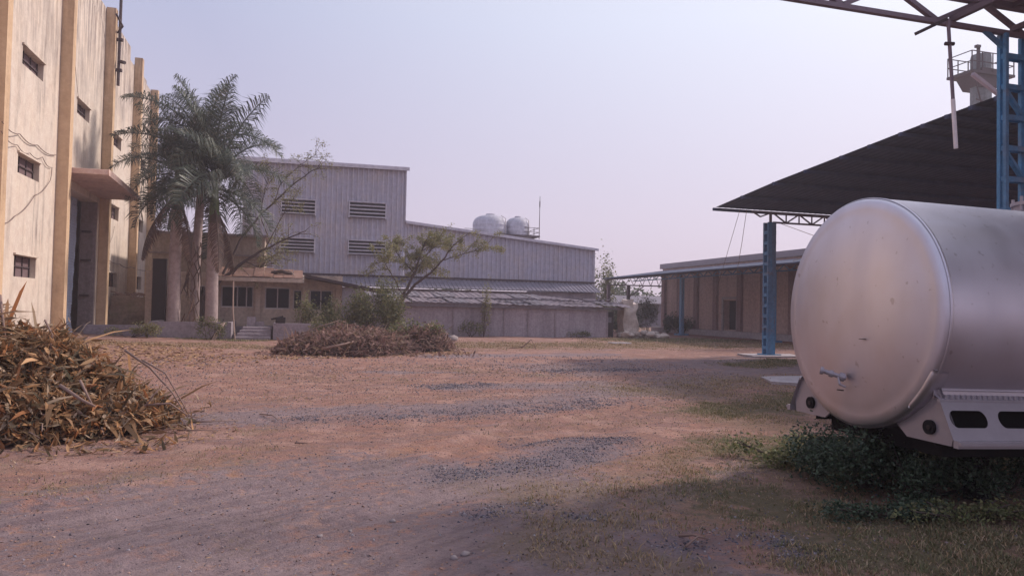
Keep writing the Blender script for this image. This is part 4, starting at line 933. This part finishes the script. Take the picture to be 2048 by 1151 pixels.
# ------------------------------------------------------------------ slender trees
def branchy(name,label,cat,base,limbs,leaf_n,leaf_size,matl,bark,seed,spread=.5,twig=14,loc=None,rad_s=1):
    """limbs: list of (points, r0, r1, leafiness)"""
    rnd=random.Random(seed); t_=thing(name,label,cat,base)
    tr=MB(); lf=MB(); ends=[]
    for pts,r0,r1,lv in limbs:
        P=[Vector(p)-Vector(base) for p in pts]; Q=[]
        for i in range(len(P)-1):
            for k in range(4): Q.append(P[i].lerp(P[i+1],k/4)+Vector((rnd.gauss(0,.02),rnd.gauss(0,.04),rnd.gauss(0,.02)))*(k>0))
        Q.append(P[-1]); tr.tube(Q,[r0+(r1-r0)*i/(len(Q)-1) for i in range(len(Q))],7)
        if lv>0:
            for k in range(int(twig*lv)):
                u=rnd.uniform(.25,1)**.8; f=u*(len(Q)-1); i=min(len(Q)-2,int(f)); p=Q[i].lerp(Q[i+1],f-i)
                d=(Q[i+1]-Q[i]).normalized(); dr=(d*.6+Vector((rnd.gauss(0,.8),rnd.gauss(0,.8),rnd.gauss(.25,.55)))).normalized(); L_=rnd.uniform(.4,1.1)*spread*2
                mid_=p+dr*L_*.5+Vector((0,0,rnd.uniform(-.05,.1))); e_=p+dr*L_+Vector((0,0,-.12*L_)); tr.tube([p,mid_,e_],[max(.012,r1*.8),.010,.006],4); ends.append((p,mid_,e_))
                for _ in range(3):
                    q=mid_.lerp(e_,rnd.random()); dd=(dr+Vector((rnd.gauss(0,.7),rnd.gauss(0,.7),rnd.gauss(0,.5)))).normalized()*rnd.uniform(.2,.5)*spread; tr.tube([q,q+dd],[.007,.004],3); ends.append((q,q+dd*.5,q+dd))
    for _ in range(leaf_n):
        p,m_,e_=rnd.choice(ends); u=rnd.random()**.7; q=(p.lerp(m_,u*2) if u<.5 else m_.lerp(e_,u*2-1))+Vector((rnd.gauss(0,.09),rnd.gauss(0,.09),rnd.gauss(-.02,.08)))*spread*1.6
        s_=leaf_size*rnd.uniform(.6,1.4); d=Vector((rnd.gauss(0,1),rnd.gauss(0,1),rnd.gauss(0,.6))).normalized(); sd=d.cross(Vector((rnd.gauss(0,1),rnd.gauss(0,1),rnd.gauss(0,1)))).normalized()*s_*.28
        lf.add([q-d*s_*.5,q+sd,q+d*s_*.5,q-sd],[(0,1,2,3)])
    tr.build('trunk',bark,t_,True); lf.build('crown',matl,t_); return t_
def Y(px,py,y): return on_y(px,py,y)
tb=on_y(786,672,39.6); tb.z=0
branchy('slender_tree','slender yellow green tree leaning right before the low concrete wall','tree',tuple(tb),
 [([tb,Y(795,630,39.6),Y(806,590,39.7)],.12,.095,0),
  ([Y(806,590,39.7),Y(822,560,39.8),Y(838,520,40),Y(850,482,40.2)],.085,.03,1.3),
  ([Y(803,600,39.7),Y(830,568,39.5),Y(862,545,39.3),Y(885,520,39.0),Y(905,492,38.8),Y(925,475,38.7)],.085,.02,1.1),
  ([Y(885,520,39.0),Y(915,512,39),Y(950,502,39.2),Y(975,492,39.4)],.03,.01,1.0),
  ([Y(830,548,39.9),Y(800,515,40.6),Y(785,490,41)],.04,.015,1.2),
  ([Y(806,590,39.7),Y(790,560,39.2),Y(772,530,38.8),Y(762,512,38.6)],.035,.012,.9),
  ([Y(838,520,40),Y(862,500,40.4),Y(878,478,40.6)],.03,.012,1.1),
  ([Y(822,560,39.8),Y(846,520,40.6),Y(860,500,41.0)],.03,.012,1.0)],
 12500,.095,M['tree_leaf'],M['bark'],21,.62,15)
tb=Vector((-4.3,40.3,.3))
branchy('bare_limbed_tree','thin half bare tree reaching right from behind the palms across the hall','tree',tuple(tb),
 [([tb,Y(405,600,40.2),Y(412,575,40.2)],.14,.11,0),
  ([Y(405,600,40.2),Y(440,560,40),Y(490,522,39.8),Y(530,498,39.6),Y(575,476,39.5),Y(612,462,39.4)],.11,.02,.55),
  ([Y(490,522,39.8),Y(520,535,39.5),Y(560,520,39.3)],.03,.01,.9),
  ([Y(440,560,40),Y(480,480,40.6),Y(520,430,41),Y(548,405,41),Y(585,370,41),Y(618,345,41),Y(640,335,41)],.07,.02,1.1),
  ([Y(548,405,41),Y(560,370,41.4),Y(600,330,41.6),Y(635,305,41.7)],.03,.01,1.0),
  ([Y(520,430,41),Y(535,470,41.3),Y(548,500,41.5),Y(560,520,41.5)],.03,.01,1.3),
  ([Y(530,498,39.6),Y(560,440,40),Y(585,400,40.4)],.03,.01,1.0),
  ([Y(520,430,41),Y(528,390,41),Y(540,345,41)],.03,.01,1.3)],
 4200,.085,M['tree_leaf'],M['bark'],22,.62,15)

# ------------------------------------------------------------------ bushes
def bush(name,label,cat,c,r,n,size,matl,seed,group=None,stems=10,lumps=5,flat=.0):
    rnd=random.Random(seed); gz=height(c[0],c[1]) if c[1]<60 else 0
    t_=thing(name,label,cat,(c[0],c[1],gz),group); lf=MB(); st_=MB()
    L_=[(Vector((rnd.uniform(-.65,.65)*r[0],rnd.uniform(-.65,.65)*r[1],rnd.uniform(.35,.78)*r[2])),rnd.uniform(.25,.5)) for _ in range(lumps)]
    for p,_ in L_*max(1,stems//lumps):
        e_=p+Vector((rnd.gauss(0,.1)*r[0],rnd.gauss(0,.1)*r[1],rnd.uniform(.0,.35)*r[2])); st_.tube([(rnd.gauss(0,.08)*r[0],rnd.gauss(0,.08)*r[1],-.05),p*.5+Vector((rnd.gauss(0,.05),0,0)),e_],[.018,.012,.005],4)
    for _ in range(n):
        p,q=rnd.choice(L_); d=Vector((rnd.gauss(0,1),rnd.gauss(0,1),rnd.gauss(0,1))).normalized()*rnd.random()**.45
        sp_=1+.5*(rnd.random()<.22)*rnd.random(); pos=Vector((p.x+d.x*q*r[0]*sp_,p.y+d.y*q*r[1]*sp_,max(.02,p.z+d.z*q*r[2]*1.1*sp_)))
        s_=size*rnd.uniform(.5,1.4); d=Vector((rnd.gauss(0,1),rnd.gauss(0,1),rnd.gauss(0,.7))).normalized(); nn=Vector((rnd.gauss(0,.6),rnd.gauss(0,.6),1)).normalized(); sd=d.cross(nn).normalized()*s_*.3; k=nn*s_*.08
        lf.add([pos-d*s_*.5,pos+sd-k,pos+d*s_*.5,pos-sd-k],[(0,1,2),(0,2,3)])
    st_.build('stems',M['bark'],t_); lf.build('foliage',matl,t_); return t_
def weeds(px,py,r,n,size,m_,seed,lab):
    p=on_ground(px,py); return bush('bush',lab,'bush',(p.x,p.y),r,n,size,m_,seed,'weeds under the tank',28,16)
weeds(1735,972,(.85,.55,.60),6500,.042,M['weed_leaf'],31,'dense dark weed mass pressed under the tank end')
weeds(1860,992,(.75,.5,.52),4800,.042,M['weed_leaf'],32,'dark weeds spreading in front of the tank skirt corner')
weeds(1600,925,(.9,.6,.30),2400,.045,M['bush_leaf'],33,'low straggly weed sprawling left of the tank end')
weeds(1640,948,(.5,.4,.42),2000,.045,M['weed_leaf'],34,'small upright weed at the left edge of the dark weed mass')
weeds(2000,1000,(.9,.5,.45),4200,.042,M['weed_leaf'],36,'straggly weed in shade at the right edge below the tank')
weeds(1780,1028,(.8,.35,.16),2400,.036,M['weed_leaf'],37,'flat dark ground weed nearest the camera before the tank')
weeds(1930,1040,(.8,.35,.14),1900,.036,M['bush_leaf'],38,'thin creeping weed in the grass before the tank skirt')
bushes=[((750,655),36.9,(1.25,.9,2.35),4200,'tall green bush right behind the garden wall','bush_leaf'),((705,660),37.6,(1.1,.9,2.2),3200,'rounded bush in the middle of the garden wall','bush_leaf'),
 ((640,655),38.3,(.9,.7,1.9),1700,'airy bush growing before the right bungalow window','bush_leaf'),((608,655),38.8,(.45,.45,2.2),700,'thin upright shrub beside the awning end','tree_leaf'),
 ((775,650),37.9,(.7,.7,2.8),2200,'dark bush around the foot of the slender tree','bush_leaf'),((665,640),37.0,(1.1,.5,1.25),1500,'yellowish low bush spilling over the garden wall','tree_leaf')]
for i,((px,py),y,r,n_,lab,mm) in enumerate(bushes):
    p=on_y(px,py,y); bush('bush',lab,'bush',(p.x,y),(r[0]*1.25,r[1]*1.2,r[2]*1.05),int(n_*1.25),.11,M[mm],40+i,'bushes in the bungalow garden',12,11)
p=on_ground(410,682); bush('bush','small dusty bush against the palm planter wall','bush',(p.x,36.4),(.8,.4,1.0),900,.09,M['bush_leaf'],51,None,8,5)
p=on_ground(275,676); bush('bush','pale green weed patch at the warehouse corner','weed',(p.x,36.5),(1.3,.5,.6),1300,.09,M['tree_leaf'],52,None,8,6)
p=on_y(968,600,43.0); bush('climbing_weed','thin weedy shrub climbing the middle of the concrete wall','shrub',(p.x,42.95),(.45,.3,3.4),850,.10,M['tree_leaf'],53,None,6,8)
bush('bush','low dark weed at the base of the concrete wall','weed',(10.2,42.8),(.8,.4,.9),700,.10,M['bush_leaf'],54,None,6,5)
bush('bush','small weed clump by the right end of the concrete wall','weed',(17.3,43.0),(1.0,.3,.45),500,.09,M['bush_leaf'],55,None,6,5)
for i,(x,y,r,lab) in enumerate(((26.0,55,(1.6,1.5,2.4),'dark green shrub left of the rear building corner'),(28.8,57,(1.6,1.5,2.9),'larger dark shrub beside the rear building corner'),(24.2,52,(1.4,1.0,1.3),'low shrub beyond the rubble heap'),(29.5,53,(1.2,1.0,1.3),'shrub at the foot of the rear building plinth'))):
    bush('bush',lab,'bush',(x,y),r,2600,.16,M['far_leaf'],60+i,'shrubs by the rear building',12,9)
bush('tree','small green tree peeping out past the right end of the grey hall','tree',(26.2,60.5),(1.1,1.2,5.9),2600,.2,M['bush_leaf'],70,None,10,12)
rnd=random.Random(9)
for i in range(9):
    x=32+i*9+rnd.uniform(-2,2)-12; y=88+rnd.uniform(-6,14); h=rnd.uniform(3.5,6)
    bush('far_tree','hazy far tree number of the belt' if 0 else 'hazy distant tree in the belt beyond the yard','tree',(x,y),(5,4,h),2200,.5,M['far_leaf'],80+i,'far tree belt',10,10)
mb=MB(); mb.box((33,74,0),(44,80,2.6)); mb.prism([(73.5,2.601),(80.5,2.601),(77,3.5)],'x',32.6,44.4); fs_=mb.build('distant_shed',M['sheet_pale']); tag(fs_,'hazy pale shed far away seen through the gap under the canopy','shed')

# ------------------------------------------------------------------ brush heaps
def heap(name,label,hf,xr,yr,nleaf,size,matl,core,seed,branches,grid=.2,twigs=150,lift=.10,branch_mat='branch_dry',asp=.17,long_=0,tws=1.0):
    rnd=random.Random(seed); cx=(xr[0]+xr[1])/2; cy=(yr[0]+yr[1])/2; t_=thing(name,label,'brush heap',(cx,cy,0)); mb=MB()
    nx_=int((xr[1]-xr[0])/grid); ny_=int((yr[1]-yr[0])/grid)
    for i in range(nx_):
        for j in range(ny_):
            q=[]
            for a_,b_ in ((i,j),(i+1,j),(i+1,j+1),(i,j+1)):
                x=xr[0]+a_*grid; y=yr[0]+b_*grid; h=hf(x,y); q.append((x,y,height(x,y)+ (h*.72-.08+.06*nz(x,y,3,2.5))))
            if max(k[2] for k in q)>-.03: mb.face(q)
    rel(mb,t_.location).build('core',M[core],t_)['kind']='stuff'
    lf=MB(); n=0
    while n<nleaf:
        x=rnd.uniform(*xr); y=rnd.uniform(*yr); h=hf(x,y)
        if h<.03 and rnd.random()>.05: continue
        if h<0: continue
        g_=.12; gx=(hf(x+g_,y)-hf(x-g_,y))/(2*g_); gy=(hf(x,y+g_)-hf(x,y-g_))/(2*g_); nn=Vector((-gx,-gy,1)).normalized()
        z=height(x,y)+h*rnd.uniform(.80,1.0)+rnd.uniform(0,lift)*min(1,h*3)**.5; pos=Vector((x,y,z))+nn*rnd.uniform(0,.06)
        d=(Vector((rnd.gauss(0,1),rnd.gauss(0,1),rnd.gauss(-.1,.8)))+nn*.2).normalized(); s_=size*(rnd.uniform(.3,.8) if rnd.random()<.6 else rnd.uniform(.8,1.7)); sd=d.cross((nn+Vector((rnd.gauss(0,.7),rnd.gauss(0,.7),0))).normalized()).normalized()*s_*asp*rnd.uniform(.7,1.3); c_=d.cross(sd).normalized()*s_*rnd.uniform(-.2,.2)
        lf.add([pos-d*s_*.5,pos-d*s_*.15+sd,pos+d*s_*.2+sd*.8+c_*.3,pos+d*s_*.5+c_,pos+d*s_*.2-sd*.8+c_*.3,pos-d*s_*.15-sd,pos-d*s_*.15-c_*.2,pos+d*s_*.2-c_*.1],[(0,1,6),(1,2,7,6),(2,3,7),(3,4,7),(4,5,6,7),(5,0,6)]); n+=1
    lo_=rel(lf,t_.location).build('dry_leaves',matl,t_); lo_['kind']='stuff'
    if long_:
        ll=MB()
        for _ in range(long_):
            x=rnd.uniform(*xr); y=rnd.uniform(*yr); h=hf(x,y)
            if h<.1: continue
            p=Vector((x,y,height(x,y)+h*.95+.05)); a_=rnd.uniform(0,6.28); e_=rnd.gauss(.1,.5); L_=rnd.uniform(.25,.6)*(1 if rnd.random()<.6 else 1.6); d=Vector((math.cos(a_)*math.cos(e_),math.sin(a_)*math.cos(e_),math.sin(e_))); sd=d.cross(Vector((rnd.gauss(0,.4),rnd.gauss(0,.4),1))).normalized()*rnd.uniform(.018,.042)
            q=[p,p+d*L_*.35+Vector((0,0,.03)),p+d*L_*.7,p+d*L_-Vector((0,0,.08))]
            ll.add([q[0]-sd*.3,q[0]+sd*.3,q[1]+sd,q[1]-sd,q[2]+sd*.8,q[2]-sd*.8,q[3]],[(0,1,2,3),(3,2,4,5),(5,4,6)])
        o=rel(ll,t_.location).build('long_leaves',matl,t_); o['kind']='stuff'
    tw_=MB()
    for _ in range(twigs):
        x=rnd.uniform(*xr); y=rnd.uniform(*yr); h=hf(x,y)
        if h<.08: continue
        p=Vector((x,y,height(x,y)+h*.85)); a_=rnd.uniform(0,6.28); e_=rnd.uniform(-.3,.7); d=Vector((math.cos(a_)*math.cos(e_),math.sin(a_)*math.cos(e_),math.sin(e_)))*rnd.uniform(.25,.7)*size*4*tws
        tw_.tube([p,p+d*.5+Vector((0,0,rnd.uniform(-.04,.06))),p+d+Vector((0,0,-.05))],[.010*size*7*tws,.008*size*7*tws,.004*size*7*tws],5)
    o=rel(tw_,t_.location).build('twigs',M[branch_mat],t_); o['kind']='stuff'
    st_=MB()
    for _ in range(twigs//2):
        x=rnd.uniform(*xr); y=rnd.uniform(*yr); h=hf(x,y)
        if h<.04: continue
        p=Vector((x,y,height(x,y)+h*.9)); a_=rnd.uniform(0,6.28); e_=rnd.gauss(.35,.5); d=Vector((math.cos(a_)*math.cos(e_),math.sin(a_)*math.cos(e_),math.sin(e_)))*rnd.uniform(.3,.8)*size*5*tws
        st_.tube([p,p+d*.5,p+d*.8-Vector((0,0,.03)),p+d-Vector((0,0,.1*tws))],[.005*tws,.004*tws,.003*tws,.002*tws],3)
    o=rel(st_,t_.location).build('dry_stems',M['straw_stem'],t_); o['kind']='stuff'
    for pts,r0,r1 in branches:
        b_=MB(); b_.tube(pts,[r0+(r1-r0)*i/(len(pts)-1) for i in range(len(pts))],7); rel(b_,t_.location).build('branch',M[branch_mat],t_,True)
    return t_
def smooth(t_): t_=max(0,min(1,t_)); return t_*t_*(3-2*t_)
def hL(x,y):
    # crest from the left frame edge sloping down to the right
    cx,cy=-4.6,11.4; u=(x-cx)/3.25 if x>cx else 0; v=(y-cy)/(1.95 if y>cy else 2.0)
    v-= .0
    d=math.sqrt(max(0,u)**2+v*v); b_=1.04*smooth((1-d)*1.5)**.85 if d<1 else 0
    b_*=max(0,min(1,(x+9)/1.5))
    return b_*(1+.42*fbm(x,y,4,1.1,3))+.22*b_*nz(x,y,2,3.2)
P3=lambda px,py,D_y: tuple(on_y(px,py,D_y))
heap('brush_heap','large foreground heap of dry orange and olive leaves at left',hL,(-9,-1.2),(9.2,13.4),40000,.17,M['pile_leaf'],'bark',101,
 [([P3(250,700,11.3),P3(300,735,11.2),P3(345,785,11.0),P3(374,832,10.7)],.018,.008),([P3(285,720,11.2),P3(330,745,11.1),P3(362,800,11),P3(378,830,10.9)],.014,.006),([P3(290,810,10.7),P3(340,806,10.6),P3(375,830,10.6)],.016,.008),
  ([P3(290,812,10.6),P3(315,780,10.7),P3(340,768,10.8)],.012,.006),([P3(120,770,9.9),P3(165,800,9.75),P3(190,812,9.7)],.022,.014),([P3(160,760,9.9),P3(175,790,9.8),P3(186,812,9.75)],.016,.01),
  ([P3(0,590,11.6),P3(6,640,11.4),P3(12,690,11.3)],.02,.012),([P3(90,640,11.3),P3(105,670,11.1),P3(100,700,10.9)],.014,.008),([P3(375,830,10.8),P3(400,835,10.9),P3(430,820,11.1)],.01,.004)],twigs=1100,lift=.30,asp=.095,long_=3200)
def hM(x,y):
    c0=on_ground(665,712); c1=on_ground(790,712)
    def e(cx,cy,rx,ry,h): 
        d=math.hypot((x-cx)/rx,(y-cy)/ry); return h*smooth((1-d)*1.5) if d<1 else 0
    b_=max(e(.9,26.9,1.8,1.5,.38),e(2.2,26.5,1.8,1.3,.50),e(3.2,27.0,1.1,1.4,.40),e(4.9,29.0,1.5,1.3,.60),e(2.2,28.6,2.0,1.2,.62))
    return b_*(1+.35*fbm(x,y,4,1.0,3))
heap('brush_heap','smaller mid yard heap of withered pinkish brown brush before the garden wall',hM,(-1.2,6.6),(24.9,30.6),7500,.17,M['pink_leaf'],'bark',102,
 [([P3(645,697,25.4),P3(680,690,25.4),P3(707,683,25.6)],.05,.035),([P3(560,706,26.0),P3(590,680,26.2),P3(615,672,26.4)],.025,.01),([P3(600,668,26.6),P3(640,652,26.8),P3(680,640,27)],.02,.008),([P3(740,660,26.5),P3(770,690,26),P3(780,705,25.7)],.03,.015)],twigs=2200,lift=.40,tws=1.6,long_=900)
b3=bush('bush','green ferny tufts growing over the right part of the mid yard brush heap','bush',(4.6,29.2),(1.4,.9,1.15),2400,.11,M['bush_leaf'],56,None,10,6)

# ------------------------------------------------------------------ sticks and single stones
def stick(pts,r,label):
    P=[on_ground(px,py)+Vector((0,0,h_+.02)) for px,py,h_ in pts]; mb=MB(); mb.tube(P,[r*(1-.6*i/(len(P)-1)) for i in range(len(P))],6)
    return tag(mb.build('stick',M['branch_dry'],smooth=True),label,'stick')
stick([(1020,697,0),(1045,698,.08),(1062,690,.25),(1072,698,.0)],.035,'crooked dead branch lying in the far grass before the concrete wall')
stick([(1358,1076,.0),(1385,1082,.03),(1412,1084,.01)],.013,'thin dark stick on the gravel near the bottom edge right of centre')
stick([(1372,1097,.0),(1395,1086,.03),(1418,1082,.0)],.010,'second thin stick crossing the dark one near the bottom edge')
stick([(1692,1018,.0),(1700,1030,.05),(1706,1042,.0)],.007,'pale straw stalk lying in the grass before the tank')
stick([(590,888,.0),(615,890,.01)],.012,'short stub of twig on the red soil left of centre')
stick([(380,845,0),(420,848,.02),(470,842,0)],.012,'thin twig trailing from the right foot of the big leaf heap')
stick([(355,862,0),(410,866,.02),(440,862,0)],.009,'fine twig lying in front of the big leaf heap foot')
stick([(520,830,0),(545,835,.02),(556,842,0)],.012,'small twig on the grey strip right of the big leaf heap')
def stone(px,py,r,label,fl=.6):
    p=on_ground(px,py); mb=MB(); rock(mb,(p.x,p.y,height(p.x,p.y)+r*.15),r,px*.37+1,fl); return tag(mb.build('stone',M['stone'],smooth=True),label,'stone',)
stone(785,1046,.028,'small whitish stone lying alone on the grey dirt left of centre')
stone(930,1114,.034,'pale stone half sunk in dirt at the bottom edge')
stone(908,1122,.026,'flat stone beside the pale one at the bottom edge')
stone(888,936,.024,'dark little stone at the left tip of the gravel patch')
stone(640,1073,.022,'small stone on the dirt near the bottom left track')
stone(700,1064,.018,'tiny stone on the grey dirt between track and centre')
stone(325,888,.03,'whitish stone at the foot of the big leaf heap')
stone(1190,1040,.02,'dark chip of stone right of the lower gravel patch')
p=on_ground(1245,687); mb=MB(); mb.box((p.x-.7,p.y-.3,-.02),(p.x+.4,p.y+.3,.07)); tag(mb.build('flat_slab',M['slab'],bevel=.02),'flat slab on the far grass before the rubble heap','slab')
p=on_ground(905,681); mb=MB(); rock(mb,(p.x,p.y,.1),.28,77,.7); tag(mb.build('stone',M['stone'],smooth=True),'single big pale stone in the far grass below the concrete wall','stone')

# ------------------------------------------------------------------ haze
mb=MB(); mb.box((-151,-151,-1.6),(151,151,22)); hz=mb.build('haze',bpy.data.materials.new('haze')); tag(hz,kind='stuff')
hm=hz.data.materials[0]; hm.use_nodes=True; ht=hm.node_tree; ht.nodes.clear(); ho=ht.nodes.new('ShaderNodeOutputMaterial'); hv=ht.nodes.new('ShaderNodeVolumePrincipled')
hv.inputs['Color'].default_value=(.86,.80,.90,1); hv.inputs['Density'].default_value=.0014; hv.inputs['Anisotropy'].default_value=.35; ht.links.new(hv.outputs[0],ho.inputs['Volume'])
